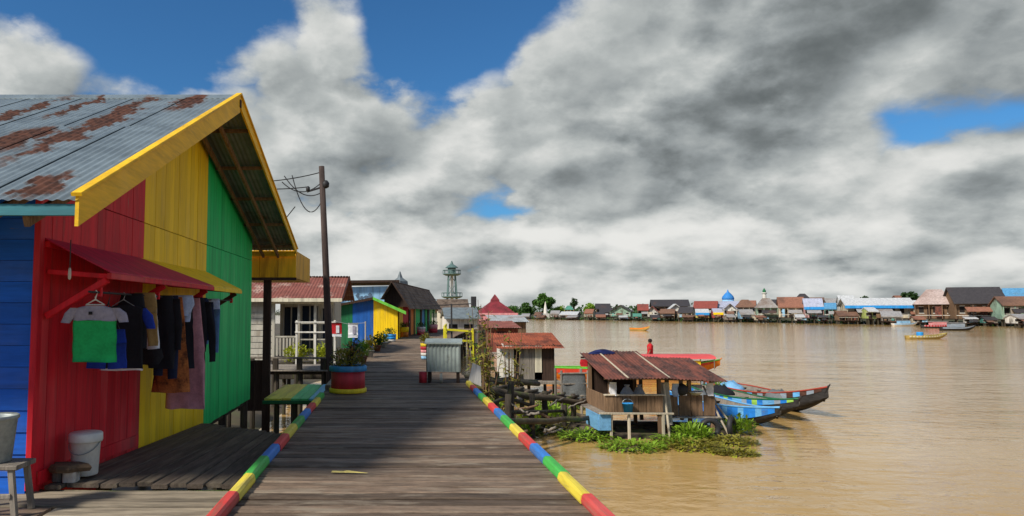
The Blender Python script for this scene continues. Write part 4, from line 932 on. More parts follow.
# wash hut with orange roof
def wash_hut():
    t = thing('wash_hut', 'small white wash hut with bright orange rusty roof standing over the river', 'hut', (0, 0, 0))
    X0, X1, Y0, Y1, zb = 4.62, 6.75, 30.0, 31.8, -1.35
    M_or = roofing('orange_rust_roof', (.29, .072, .03), (.14, .038, .02), (.46, .64), 1.6, rough=.8)
    part('platform', MB().cbox(X0-.15, X1+.25, Y0-.3, Y1+.1, zb-.12, zb, .01, 0), M_grey, t)
    for k in range(6):
        x = X0 + k*.22
        if k in (2,): continue
        part('board', MB().cbox(x, x+.212, Y0, Y0+.03, zb, .12, .005, 2), P_white if k < 2 else M_grey, t)
    part('panel', MB().cbox(X0+1.33, X0+1.62, Y0, Y0+.03, zb+.35, .12, .005, 2), P_cream, t)
    part('door_opening', MB().box(X0+.43, X0+.66, Y0+.06, Y0+.10, zb, .1), M_shade, t)
    part('side_wall', MB().cbox(X0-.03, X0, Y0, Y1, zb, .2, .005, 2), P_white, t); part('side_wall', MB().cbox(X1, X1+.03, Y0, Y1, zb, .2, .005, 2), M_dark, t)
    part('back_wall', MB().box(X0, X1, Y1-.05, Y1, zb, .3), M_dark, t)
    part('board', MB().cbox(X0+1.64, X1, Y0+.05, Y0+.08, zb, .1, .005, 2), M_dark, t)
    part('step', MB().cbox(X0+.1, X0+.5, Y0-.32, Y0-.05, zb, zb+.12, .01, 0), P_white, t)
    r_ = part('roof', MB().beam((X0-.3, Y0+.1, .12), (X1+.35, Y0+.1, .12), .06, .06), M_dark, t)
    for k in range(4): part('roof_sheet', corr(.76, 2.5, .11, .016, 4).xf(frame((X0-.32+k*.70, Y0-.32, .02+.006*k), (1, 0, 0), (0, 2.2, .52))), M_or, r_, True)
    for (x, y) in ((X0, Y0), (X1, Y0), ((X0+X1)/2, Y0), (X0, Y1), (X1, Y1)): part('stilt', MB().tube([(x, y+.05, -2.4), (x, y+.05, zb-.1)], .07, 8), M_pile, t)
wash_hut()
def rust_hut(label, px0, px1, yt, ye, yb, Y, wm, rm, name='stilt_hut', pane=True):
    a, c = at(px0, ye, Y), at(px1, ye, Y); zt = at(px0, yt, Y+2).z; zb = max(at(px0, yb, Y).z, -1.6); w = c.x-a.x
    t = thing(name, label, 'hut', ((a.x+c.x)/2, Y, -2.3)); o = 2.3; ze = a.z + o; h = w/2
    n = max(4, int(w/.35)); ww = part('wall', MB().box(-h*.9, h*.9, .05, 2.6, zb+o, ze), M_shade, t)
    for k in range(n): part('board', MB().cbox(-h*.9+k*1.8*h/n, -h*.9+(k+1)*1.8*h/n-.012, 0, .045, zb+o, ze, .005, 2), wm, ww)
    part('window', MB().box(-h*.3, h*.25, -.02, .02, zb+o+(ze-zb-o)*.45, zb+o+(ze-zb-o)*.85), M_shade, t)
    part('floor', MB().cbox(-h, h, -.4, 2.8, zb+o-.12, zb+o, .01, 0), M_grey, t)
    r_ = part('roof', MB().beam((-h, -.1, ze), (h, -.1, ze), .07, .07), M_dark, t); nn = max(2, int(w/.75)); sw = w/nn
    for k in range(nn): part('roof_sheet', corr(sw+.05, 3.3, .14, .018, 4).xf(frame((-h+k*sw, -.4, ze+.02), (1, 0, 0), (0, 2.9, zt-a.z))), rm, r_, True)
    for x in (-h*.85, 0, h*.85): part('stilt', MB().tube([(x, .2, -.2), (x, .2, zb+o-.1)], .08, 7), M_pile, t)
M_or2 = MATS['orange_rust_roof']
M_greyr = roofing('grey_tin_roof', (.34, .36, .36), (.22, .15, .11), (.52, .68), .8)
rust_hut('dark red boarded hut just behind the orange roofed wash hut', 484, 520, 322, 328, 352, 41, wood('red_brown_boards', (.20, .06, .04), 2), M_rust)
rust_hut('low hut with curved grey tin roof behind the dark red boarded hut', 490, 528, 316, 322, 334, 55, M_brown, M_greyr)
pv = thing('river_pavilion', 'pavilion with pointed dark red hipped roof above the huts', 'pavilion', (at(495, 310, 72).x, 72, -2.2))
part('wall', MB().box(-2.0, 2.0, -2, 2, 1.0, 3.6), P_pink, pv)
part('roof', MB().lathe([(2.9, 3.35), (1.7, 4.1), (.6, 4.75), (.55, 4.95), (.04, 5.5)], 4).xf(Matrix.Rotation(math.pi/4, 4, 'Z')), roofing('maroon_roof', (.20, .022, .03), (.10, .02, .02), (.5, .7), 1.0, rough=.7), pv)
for (x, y) in ((-1.8, -1.8), (1.8, -1.8), (-1.8, 1.8), (1.8, 1.8)): part('post', MB().tube([(x, y, -.3), (x, y, 1.0)], .12, 8), M_pile, pv)
for x in (-1.2, .4): part('window', MB().box(x, x+.8, -2.05, -1.98, 1.9, 3.0), M_shade, pv)
# ------------------------------------------------------------------ floating hut
M_fr = roofing('brown_rusted_tin', (.17, .055, .036), (.075, .035, .028), (.42, .60), 1.9, (1.4, .5, 1), rough=.85)
fh = thing('floating_hut', 'open floating hut with rusty brown tin roof and pale blue rail panel', 'hut', (0, 0, 0))
FZ = -1.28
for k in range(5): log(fh, (5.6, 20.3+.55*k, WATER-.02), (9.8, 20.2+.55*k, WATER-.02), .17, nm='raft_log', wob=.02)
for (x, y, zt) in ((6.15, 20.25, -.30), (7.55, 20.25, -.32), (6.15, 22.3, .10), (7.55, 22.3, .10), (7.95, 20.7, -.32), (9.25, 20.7, -.34), (7.95, 22.9, .0), (9.25, 22.9, 0), (8.6, 20.7, -.33)):
    part('post', MB().cbox(x-.05, x+.05, y-.05, y+.05, WATER+.1, zt, .008, 2), M_brown, fh)
for k in range(7): part('floor_board', MB().cbox(5.75, 7.75, 20.15+k*.32, 20.15+k*.32+.30, FZ-.04, FZ, .006, 0), M_grey, fh)
for k in range(7): part('floor_board', MB().cbox(7.8, 9.45, 20.55+k*.34, 20.55+k*.34+.32, FZ-.22, FZ-.18, .006, 0), M_grey, fh)
M_mat = mat('woven_wall', (.18, .105, .055), scale=14, var=.4, bump=.5)
wl = part('front_wall', MB().cbox(6.0, 7.62, 20.17, 20.195, FZ+.02, -.80, .006, 0), M_mat, fh)
for k in range(7): part('slat', MB().cbox(6.0+k*.232, 6.0+k*.232+.222, 20.14, 20.168, FZ+.01, -.80 + rnd.uniform(-.02, .02), .005, 2), M_brown, wl)
part('side_wall', MB().cbox(6.02, 6.05, 20.3, 22.3, FZ, -.80, .006, 1), M_brown, fh)
part('back_wall', MB().box(6.1, 7.5, 22.33, 22.37, FZ, .0), M_dark, fh)
part('sill', MB().cbox(5.95, 7.68, 20.10, 20.22, -.80, -.76, .006, 0), M_pale, fh)
for k in range(4): part('counter_slat', MB().cbox(7.9+k*.36, 7.9+k*.36+.33, 20.62, 20.65, FZ-.15, -.85 + rnd.uniform(-.02, .02), .005, 2), M_brown, fh)
part('curtain', loft([(-.45, 7.62, 7.9), (-1.0, 7.6, 7.93), (-1.65, 7.65, 7.98)], .03, 14, .03, 3).xf(Matrix.Translation((0, 20.4, 0))), mat('old_sacking', (.36, .32, .26), bump=.4), fh, True)
bp_ = part('rail_panel', MB().cbox(5.62, 5.66, 19.7, 20.9, FZ-.42, FZ+.02, .006, 1), paint('faded_blue_paint', (.16, .38, .62), axis=1), fh)
part('rail_panel', MB().cbox(5.66, 5.98, 19.67, 19.70, FZ-.42, FZ+.02, .006, 0), MATS['faded_blue_paint'], fh)
part('rail_top', MB().beam((5.64, 19.6, FZ+.06), (7.75, 19.75, FZ+.03), .06, .05), M_pale, fh)
for x in (6.0, 6.5, 7.45): part('prop', MB().cbox(x-.035, x+.035, 19.70, 19.77, WATER+.05, FZ+.01, .006, 2), M_pale, fh)
fr = part('roof', MB().beam((5.9, 22.4, .13), (7.6, 22.4, .13), .06, .06), M_dark, fh)
for k in range(3): part('roof_sheet', corr(.66, 2.95+rnd.uniform(-.1, .15), .10, .016, 4, .02).xf(frame((5.85+k*.60, 19.65+rnd.uniform(-.12, .06), -.29+.014*k), (1, rnd.uniform(-.03, .03), .015), (0, 2.85, .57))), M_fr, fr, True)
for k in range(4): part('roof_sheet', corr(.66, 2.75+rnd.uniform(-.1, .15), .10, .016, 4, .02).xf(frame((7.35+k*.50, 20.2+rnd.uniform(-.14, .08), -.30-.03*k), (1, rnd.uniform(-.04, .04), -.04), (0, 2.65, .46))), M_fr, fr, True)
for x in (6.47, 7.62): part('batten', MB().beam((x, 19.62, -.245), (x+.0, 22.4, .30), .05, .025), M_pale, fr)
part('eave_beam', MB().beam((5.9, 19.95, -.30), (7.6, 19.95, -.30), .05, .06), M_brown, fr); part('eave_beam', MB().beam((7.6, 20.5, -.36), (9.4, 20.5, -.42), .05, .06), M_brown, fr)
tag(part('tarpaulin', loft([(.0, -.45, .42), (.05, -.40, .40), (.11, -.22, .25), (.14, -.1, .1)], .22, 16, .01, 2), cloth('tarp', (.012, .02, .09)), None, True, loc=(6.55, 22.3, .25)), 'dark blue tarpaulin bundle lying on the floating hut roof', 'tarpaulin')
for (x, y, s_, lab) in ((6.75, 20.6, 1.0, 'larger pale sack standing inside the floating hut window'), (7.12, 20.65, .85, 'smaller pale sack inside the floating hut window, on the right')):
    tag(part('sack', MB().lathe([(.13*s_, 0), (.20*s_, .12), (.19*s_, .5), (.09*s_, .66), (.05*s_, .68), (.09*s_, .74)], 14), mat('sack_cloth', (.42, .42, .42), bump=.5), None, True, loc=(x, y, FZ)), lab, 'sack', 'sacks in the floating hut')
tag(part('cooking_pot', MB().lathe([(.10, 0), (.17, .05), (.18, .2), (.14, .27), (.05, .33)], 16), M_iron, None, True, loc=(8.35, 20.64, -.835)), 'round dark pot on the counter of the floating hut', 'pot')
tag(part('basin', MB().lathe([(.12, 0), (.2, .1), (.21, .1), (.12, .02)], 16), P_white, None, True, loc=(8.75, 20.62, -.835)), 'white basin on the counter of the floating hut', 'basin')
for (a, c_, r_) in (((9.75, 20.4, -2.3), (9.1, 20.9, -.6), .03), ((10.2, 20.6, -2.3), (9.4, 21.2, -.9), .03), ((7.75, 20.0, -2.2), (7.72, 20.35, -.5), .035)): part('leaning_pole', MB().tube([a, c_], r_, 6), M_pale, fh)
for (x, z) in ((6.2, -.42), (8.15, -.50), (9.15, -.48)): part('hanging_rag', loft([(z, x-.10, x+.10), (z-.25, x-.12, x+.1), (z-.38, x-.07, x+.08)], .02, 10, .02, int(x*7)).xf(Matrix.Translation((0, 20.12 if x < 7.6 else 20.55, 0))), [C_white, C_red, C_pale][int(x) % 3], fh, True)
ty = MB()
for i in range(16):
    for j in range(8): a_, b_ = i*math.pi/8, j*math.pi/4; ty.v.append(((.24+.075*math.cos(b_))*math.cos(a_), .075*math.sin(b_), (.24+.075*math.cos(b_))*math.sin(a_)))
ty.f = [(i*8+j, ((i+1) % 16)*8+j, ((i+1) % 16)*8+(j+1) % 8, i*8+(j+1) % 8) for i in range(16) for j in range(8)]
part('tyre_fender', ty, M_iron, fh, True, loc=(8.9, 20.10, WATER+.28)); part('tyre_fender', ty, M_iron, fh, True, loc=(9.75, 20.6, WATER+.26), rot=(0, 0, .9))
for (k_, x, y, z, m_, lab) in ((0, 8.2, 20.9, FZ-.18, P_white, 'white plastic bucket on the lower floor of the floating hut'), (1, 6.55, 19.95, FZ, P_bblue, 'blue bucket on the front ledge of the floating hut')):
    q = thing('bucket', lab, 'bucket', (x, y, z), 0, 'buckets of the floating hut'); part('tub', MB().lathe([(.11, 0), (.15, .28), (.155, .28), (.155, .30), (.135, .30), (.10, .03), (.01, .03)], 18), m_, q, True); part('handle', MB().tube([(.15*math.cos(u), .02, .29+.12*math.sin(u)) for u in [math.pi*i/8 for i in range(9)]], .006, 5), M_metal, q)
gf = thing('net_rack', 'grey wooden rack with draped nets left of the floating hut', 'rack', (6.1, 23.8, WATER))
for (x, y) in ((-.5, 0), (.4, 0), (-.5, .9), (.4, .9)): part('post', MB().tube([(x, y, -.4), (x, y, 1.6)], .045, 7), M_grey, gf)
for z in (.75, 1.15, 1.5): part('bar', MB().beam((-.6, -.02, z), (.5, 0, z+.02), .05, .05), M_grey, gf)
part('net', loft([(1.5, -.45, .3), (1.1, -.5, .35), (.55, -.4, .3)], .05, 14, .04, 7), mat('net_grey', (.16, .17, .17), bump=.6, scale=18), gf, True)
# ------------------------------------------------------------------ boats
def boat(name, label, loc, rz, L, W, H, hullm, strakes, inner=M_grey, group=None, seats=4, rise=.45, cat='boat', gun=None, sk=.29):
    t = thing(name, label, cat, loc, rz, group); n = 22
    def sec(q):                                  # q 0 stern .. 1 bow, along +x
        w = W/2 * min(1, (.55 + 1.6*q)) * (1 - max(0, (q-.35)/.65)**1.7); w = max(w, .015)
        sh = H + rise * max(0, (q-.45)/.55)**2 + .12*rise*max(0, (.2-q)/.2)**2; kz = -.18 + (.18+H*.85+rise*.75) * max(0, (q-.62)/.38)**1.8
        return w, sh, kz
    m = MB(); mi = MB()
    for i in range(n+1):
        q = i/n; w, sh, kz = sec(q); x = L*(q-.5)
        pr = [(-w, sh), (-w*.93, sh*.45+kz*.3), (-w*.55, kz*.85), (0, kz), (w*.55, kz*.85), (w*.93, sh*.45+kz*.3), (w, sh)]
        for (y, z) in pr: m.v.append((x, y, z))
        for (y, z) in pr: mi.v.append((x, y*.92, z + (.035 if z < sh - .01 else -.004)))
    for i in range(n):
        for k in range(6): a = i*7+k; m.f.append((a, a+7, a+8, a+1)); mi.f.append((a, a+1, a+8, a+7))
    m.f.append(tuple(range(7)))
    hull = part('hull', m, hullm, t, True); part('lining', mi, inner, t, True)
    for s in (-1, 1):
        g_ = MB()
        g_.tube([(L*(i/n-.5), s*sec(i/n)[0], sec(i/n)[1]+.01) for i in range(n+1)], .032, 6); part('gunwale', g_, gun or hullm, t, True)
        ns = len(strakes)
        if ns:
            for k in range(26):
                q0 = .02+.95*k/26; q1 = .02+.95*(k+1)/26; mm = MB()
                for q in (q0, q1):
                    w, sh, kz = sec(q); x = L*(q-.5)
                    for (y, z) in ((w+.012, sh-.02), (w*.985+.016, sh-.02-sk*(sh-kz))): mm.v.append((x, s*y, z))
                    for (y, z) in ((w-.006, sh-.02), (w*.985-.004, sh-.02-sk*(sh-kz))): mm.v.append((x, s*y, z))
                mm.f += [(0, 4, 5, 1), (2, 3, 7, 6), (0, 2, 6, 4), (1, 5, 7, 3), (0, 1, 3, 2), (4, 6, 7, 5)]
                part('strake_panel', mm, strakes[k % ns], hull)
    for k in range(seats):
        q = .12 + .62*k/max(1, seats-1); w, sh, kz = sec(q); x = L*(q-.5); part('thwart', MB().cbox(x-.12, x+.12, -w*.95, w*.95, sh-.09, sh-.055, .006, 1), inner, t)
    w, sh, kz = sec(.86); d = MB()
    for i in range(5):
        q = .8+.2*i/4; w, sh, _ = sec(q); d.v += [(L*(q-.5), -w*.95, sh-.01), (L*(q-.5), 0, sh+.02), (L*(q-.5), w*.95, sh-.01)]
    for i in range(4): d.f += [(i*3, i*3+3, i*3+4, i*3+1), (i*3+1, i*3+4, i*3+5, i*3+2)]
    part('foredeck', d, gun or inner, t)
    w, sh, kz = sec(1.0); part('stem_post', MB().tube([(L*.47, 0, sec(.94)[2]), (L*.5, 0, sh), (L*.5+.12, 0, sh+.10)], [.04, .035, .02], 7), hullm, t, True)
    return t
P_bst, P_lst = paint('boat_blue', (.02, .20, .62), axis=0), paint('boat_light_blue', (.14, .40, .70), axis=0)
P_hd = wood('dark_hull', (.035, .032, .030), 0); P_hb = wood('brown_hull', (.10, .045, .03), 0); P_ri = paint('boat_red', (.40, .06, .035), axis=0); P_lg = paint('boat_lime', (.30, .55, .08), axis=0); P_gr = paint('boat_grey', (.28, .33, .38), axis=0)
boat('longboat', 'moored longboat with blue and light blue striped side nearest the floating hut', (11.35, 24.7, WATER), -math.pi/2+.05, 7.0, 1.25, .42, P_hd, [P_bst, P_bst, P_lst], M_grey, 'longboats moored by the floating hut', 4, .30, gun=P_lst, sk=.62)
boat('longboat', 'moored longboat with lime and blue side panels between its two neighbours', (12.95, 26.6, WATER), -math.pi/2+.03, 7.4, 1.3, .42, P_hd, [P_bst, P_lg, P_bst, P_lst, P_lst, P_gr], M_grey, 'longboats moored by the floating hut', 5, .35, gun=P_dgreen)
boat('longboat', 'outermost moored longboat with red gunwale and grey blue patches', (14.35, 27.9, WATER), -math.pi/2+.02, 8.6, 1.4, .45, P_hd, [P_gr, P_hb, P_lst, P_hb], M_grey, 'longboats moored by the floating hut', 6, .62, gun=P_ri)
for (x, y, z, m, lab) in ((11.3, 26.2, -1.72, MATS['net_grey'], 'grey fishing net heaped in the blue striped longboat'), (12.9, 28.0, -1.72, M_black, 'dark heap of net in the lime sided longboat'), (14.0, 29.5, -1.70, MATS['faded_blue_paint'], 'faded blue sheet bundled in the outermost longboat'), (14.2, 26.2, -1.70, MATS['net_grey'], 'grey gear bundle amidships in the outermost longboat')):
    r = random.Random(int(x*10)); mb = MB().lathe([(.42, 0), (.44, .10), (.36, .24), (.2, .34), (.02, .38)], 16); mb.v = [(v[0]*(1+.3*noise.noise(Vector((v[0]*4, v[1]*4, x)))), v[1]*1.6*(1+.3*noise.noise(Vector((v[0]*4, v[1]*3, y)))), v[2]*(1+.5*noise.noise(Vector((v[0]*6, v[1]*6, 2))))) for v in mb.v]
    tag(part('gear_heap', mb, m, None, True, loc=(x, y, z)), lab, 'net', 'gear lying in the longboats')
ob = boat('ferry_boat', 'long orange and lime painted boat with red canopy behind the floating hut', (12.9, 38.3, WATER), 0.03, 9.6, 1.7, .55, P_orange, [paint('boat_scarlet', (.60, .05, .02), axis=0)], P_lime, None, 4, .4, gun=P_lime)
part('cabin_panel', MB().cbox(-1.6, 3.4, -.72, -.68, .5, .95, .01, 0), P_yel, ob)
cn = MB()
for i in range(9):
    a = math.pi*(i/8); 
    for x in (-.6, 4.2): cn.v.append((x, -.85*math.cos(a), 1.05+.22*math.sin(a)))
cn.f = [(i*2, i*2+1, i*2+3, i*2+2) for i in range(8)]
part('canopy', cn, paint('red_canvas', (.62, .09, .09), axis=0), ob, True)
for x in (-.5, 1.8, 4.1):
    for y in (-.8, .8): part('canopy_post', MB().tube([(x, y, .5), (x, y, 1.07)], .025, 6), M_grey, ob)
part('bow_flag', loft([(1.0, -.25, .2), (.8, -.3, .25), (.6, -.25, .2)], .06, 12, .03, 2).xf(Matrix.Translation((-2.6, 0, 0))), C_red, ob, True)
# person standing on the ferry boat
def person(label, loc, rz, h, shirt, trous, skin, hair):
    k = h/1.7; V = {'pel': (0, 0, .95), 'ch': (0, .01, 1.25), 'nk': (0, 0, 1.46), 'hd': (0, .01, 1.58), 'tp': (0, .01, 1.68), 'lh': (-.09, 0, .88), 'lk': (-.10, .02, .50), 'la': (-.11, -.02, .09), 'lt': (-.12, .14, .04), 'rh': (.09, 0, .88), 'rk': (.10, .03, .50), 'ra': (.11, 0, .09), 'rt': (.12, .15, .04),
         'ls': (-.18, 0, 1.40), 'le': (-.25, .0, 1.14), 'lw': (-.24, .12, .92), 'lf': (-.23, .17, .84), 'rs': (.18, 0, 1.40), 're': (.26, 0, 1.14), 'rw': (.23, .13, .92), 'rf': (.22, .18, .84)}
    E = ['pel ch', 'ch nk', 'nk hd', 'hd tp', 'pel lh', 'lh lk', 'lk la', 'la lt', 'pel rh', 'rh rk', 'rk ra', 'ra rt', 'ch ls', 'ls le', 'le lw', 'lw lf', 'ch rs', 'rs re', 're rw', 'rw rf']
    RR = {'pel': .14, 'ch': .15, 'nk': .055, 'hd': .095, 'tp': .08, 'lh': .09, 'lk': .062, 'la': .045, 'lt': .04, 'rh': .09, 'rk': .062, 'ra': .045, 'rt': .04, 'ls': .06, 'le': .045, 'lw': .032, 'lf': .03, 'rs': .06, 're': .045, 'rw': .032, 'rf': .03}
    ks = list(V); me = bpy.data.meshes.new('person'); me.from_pydata([tuple(c*k for c in V[q]) for q in ks], [tuple(ks.index(w) for w in e.split()) for e in E], [])
    o = tag(link('person', me, None, loc, (0, 0, rz)), label, 'person'); me.materials.append(skin)
    md = o.modifiers.new('skin', 'SKIN'); md.use_smooth_shade = True
    for i, q in enumerate(ks): me.skin_vertices[0].data[i].radius = (RR[q]*k, RR[q]*k)
    me.skin_vertices[0].data[0].use_root = True
    s = o.modifiers.new('sub', 'SUBSURF'); s.levels = 1; s.render_levels = 2
    part('shirt', MB().lathe([(.165*k, .70*k), (.155*k, .95*k), (.16*k, 1.2*k), (.17*k, 1.36*k), (.11*k, 1.45*k), (.06*k, 1.49*k)], 16), shirt, o, True)
    for s_ in (-1, 1): part('sleeve', MB().tube([(s_*.15*k, 0, 1.40*k), (s_*.22*k, 0, 1.28*k), (s_*.26*k, 0, 1.13*k)], [.085*k, .075*k, .07*k], 10), shirt, o, True)
    for s_ in (-1, 1): part('trouser_leg', MB().tube([(s_*.08*k, 0, .92*k), (s_*.10*k, .02*k, .5*k), (s_*.11*k, 0, .12*k)], [.115*k, .085*k, .07*k], 10), trous, o, True)
    part('hair', MB().lathe([(.10*k, 1.58*k), (.115*k, 1.64*k), (.10*k, 1.71*k), (.05*k, 1.75*k), (.01, 1.755*k)], 12).xf(Matrix.Translation((0, -.01*k, 0))), hair, o, True)
M_skin = mat('skin', (.20, .10, .06), bump=0, var=.1); M_hair = mat('hair', (.012, .010, .010), bump=0)
person('person in a long red top standing on the boat with red canopy', (at(650, 345, 38.9).x, 38.9, WATER+.36), 1.35, 1.66, C_red, C_red, M_skin, M_hair)
# ------------------------------------------------------------------ floating water plants
wp = [(2.6, 18.3, .5, .55, L_olive), (3.6, 20.6, .55, .5, L_bright), (4.3, 22.4, .5, .5, L_yel), (2.4, 21.4, .5, .7, L_olive), (8.35, 19.9, .55, .50, L_bright), (7.6, 19.3, .6, .30, L_bright), (7.9, 18.7, .7, .22, L_olive), (10.1, 20.9, .50, .62, L_bright), (6.2, 18.7, .8, .20, L_bright), (5.4, 20.1, .75, .28, L_bright), (4.6, 21.3, .7, .25, L_olive), (9.2, 19.4, .6, .22, L_olive),
      (5.2, 24.2, .9, .40, L_bright), (6.4, 26.6, 1.1, .42, L_bright), (7.2, 28.2, 1.1, .40, L_bright), (4.2, 27.6, .8, .4, L_olive), (4.9, 29.0, .7, .4, L_bright), (13.6, 29.6, .5, .8, L_bright), (8.6, 18.0, .5, .1, L_olive), (3.3, 25.4, .6, .5, L_bright)]
wl_ = ['olive weeds among the nearest jetty piles', 'leafy weeds under the middle of the jetty', 'yellowish weeds where jetty meets the log raft', 'tall olive weeds beside the boardwalk posts', 'upright clump before the middle post of the hut', 'low clump hugging the front of the hut', 'flat olive mat drifting off the front of the hut', 'upright clump between the hut and the striped longboat', 'mat at the foot of the pale blue rail panel', 'clump left of the pale blue rail panel', 'olive mat under the outer end of the jetty', 'olive clump below the counter of the hut',
       'clump beside the log raft', 'broad mat behind the net rack', 'broad mat reaching toward the orange boat', 'olive clump before the orange roofed wash hut', 'clump right under the platform of the wash hut', 'clump poking up behind the lime sided longboat', 'thin outermost fringe nearest the camera', 'clump among the jetty piles']
for k, ((x, y, r_, h, m), lab) in enumerate(zip(wp, wl_)):
    t = thing('water_plant', 'green floating water plant, ' + lab if m is L_bright else ('yellowish' if m is L_yel else 'olive') + ' floating water plant, ' + lab, 'water plant', (x, y, WATER), 0, 'floating water plants by the huts'); r = random.Random(k)
    part('foliage', leaves(int(330*r_/.6), r_, r_*.75, h, .065, r, up=.8 if h > .3 else .3, long=2.8, base=.01), m, t)
    part('old_foliage', leaves(int(130*r_/.6), r_*1.15, r_*.9, h*.4, .06, r, up=.15, long=2.2, base=.005), L_olive if m is not L_olive else L_yel, t)
    if h > .3: part('blade', leaves(60, r_*.6, r_*.5, h*.8, .05, r, up=1.15, long=7, base=.0), L_bright, t)
    part('root_mat', MB().lathe([(r_*.85, -.04), (r_*.75, .025), (.02, .04)], 14).xf(Matrix.Scale(.75, 4, (0, 1, 0))), M_mud, t, True)

# ------------------------------------------------------------------ the far shore
YAW = -0.42
FW = {'cream': P_cream, 'white': P_white, 'brown': M_brown, 'grey': M_grey, 'green': paint('pale_green_paint', (.28, .45, .32)), 'teal': paint('sea_green_paint', (.10, .38, .30)), 'yellow': paint('mellow_yellow_paint', (.60, .50, .12)), 'blue': P_sky, 'red': P_red, 'dark': M_dark, 'pink': P_pink, 'lime': P_lime}
for k_ in list(FW):
    if k_ in ('cream', 'white', 'green', 'teal', 'yellow', 'blue', 'pink', 'lime', 'red'):
        bc = {'cream': (.52, .45, .32), 'white': (.60, .58, .52), 'green': (.26, .38, .28), 'teal': (.09, .30, .25), 'yellow': (.55, .44, .12), 'blue': (.26, .46, .62), 'pink': (.50, .28, .27), 'lime': (.34, .40, .12), 'red': (.36, .06, .05)}[k_]
        FW[k_] = mat('far_weathered_' + k_, bc, scale=.8, var=.35, stretch=(1, 1, .5), dirt=(.09, .075, .055), dirt_amt=.85, dirt_scale=.7, bump=0, world=True)
FR = {'dark': roofing('far_dark_roof', (.045, .040, .042), (.09, .05, .04), (.55, .7), .12), 'red': roofing('far_red_roof', (.24, .055, .04), (.13, .05, .04), (.5, .7), .12, rough=.8), 'brown': roofing('far_brown_roof', (.18, .095, .06), (.10, .055, .04), (.45, .65), .12, rough=.8),
      'grey': roofing('far_grey_roof', (.30, .29, .28), (.20, .15, .12), (.5, .7), .12), 'white': roofing('far_white_roof', (.50, .51, .51), (.34, .31, .28), (.58, .75), .12), 'pink': roofing('far_pale_tile_roof', (.42, .33, .30), (.28, .19, .16), (.5, .7), .12, rough=.8),
      'blue': roofing('far_blue_roof', (.09, .27, .46), (.10, .22, .33), (.6, .75), .12), 'green': roofing('far_green_roof', (.08, .25, .18), (.1, .15, .1), (.5, .7), .12), 'lilac': roofing('far_lilac_roof', (.38, .40, .50), (.32, .28, .29), (.55, .7), .12), 'rust': roofing('far_rust_roof', (.25, .11, .07), (.13, .065, .045), (.5, .68), .12, rough=.85)}
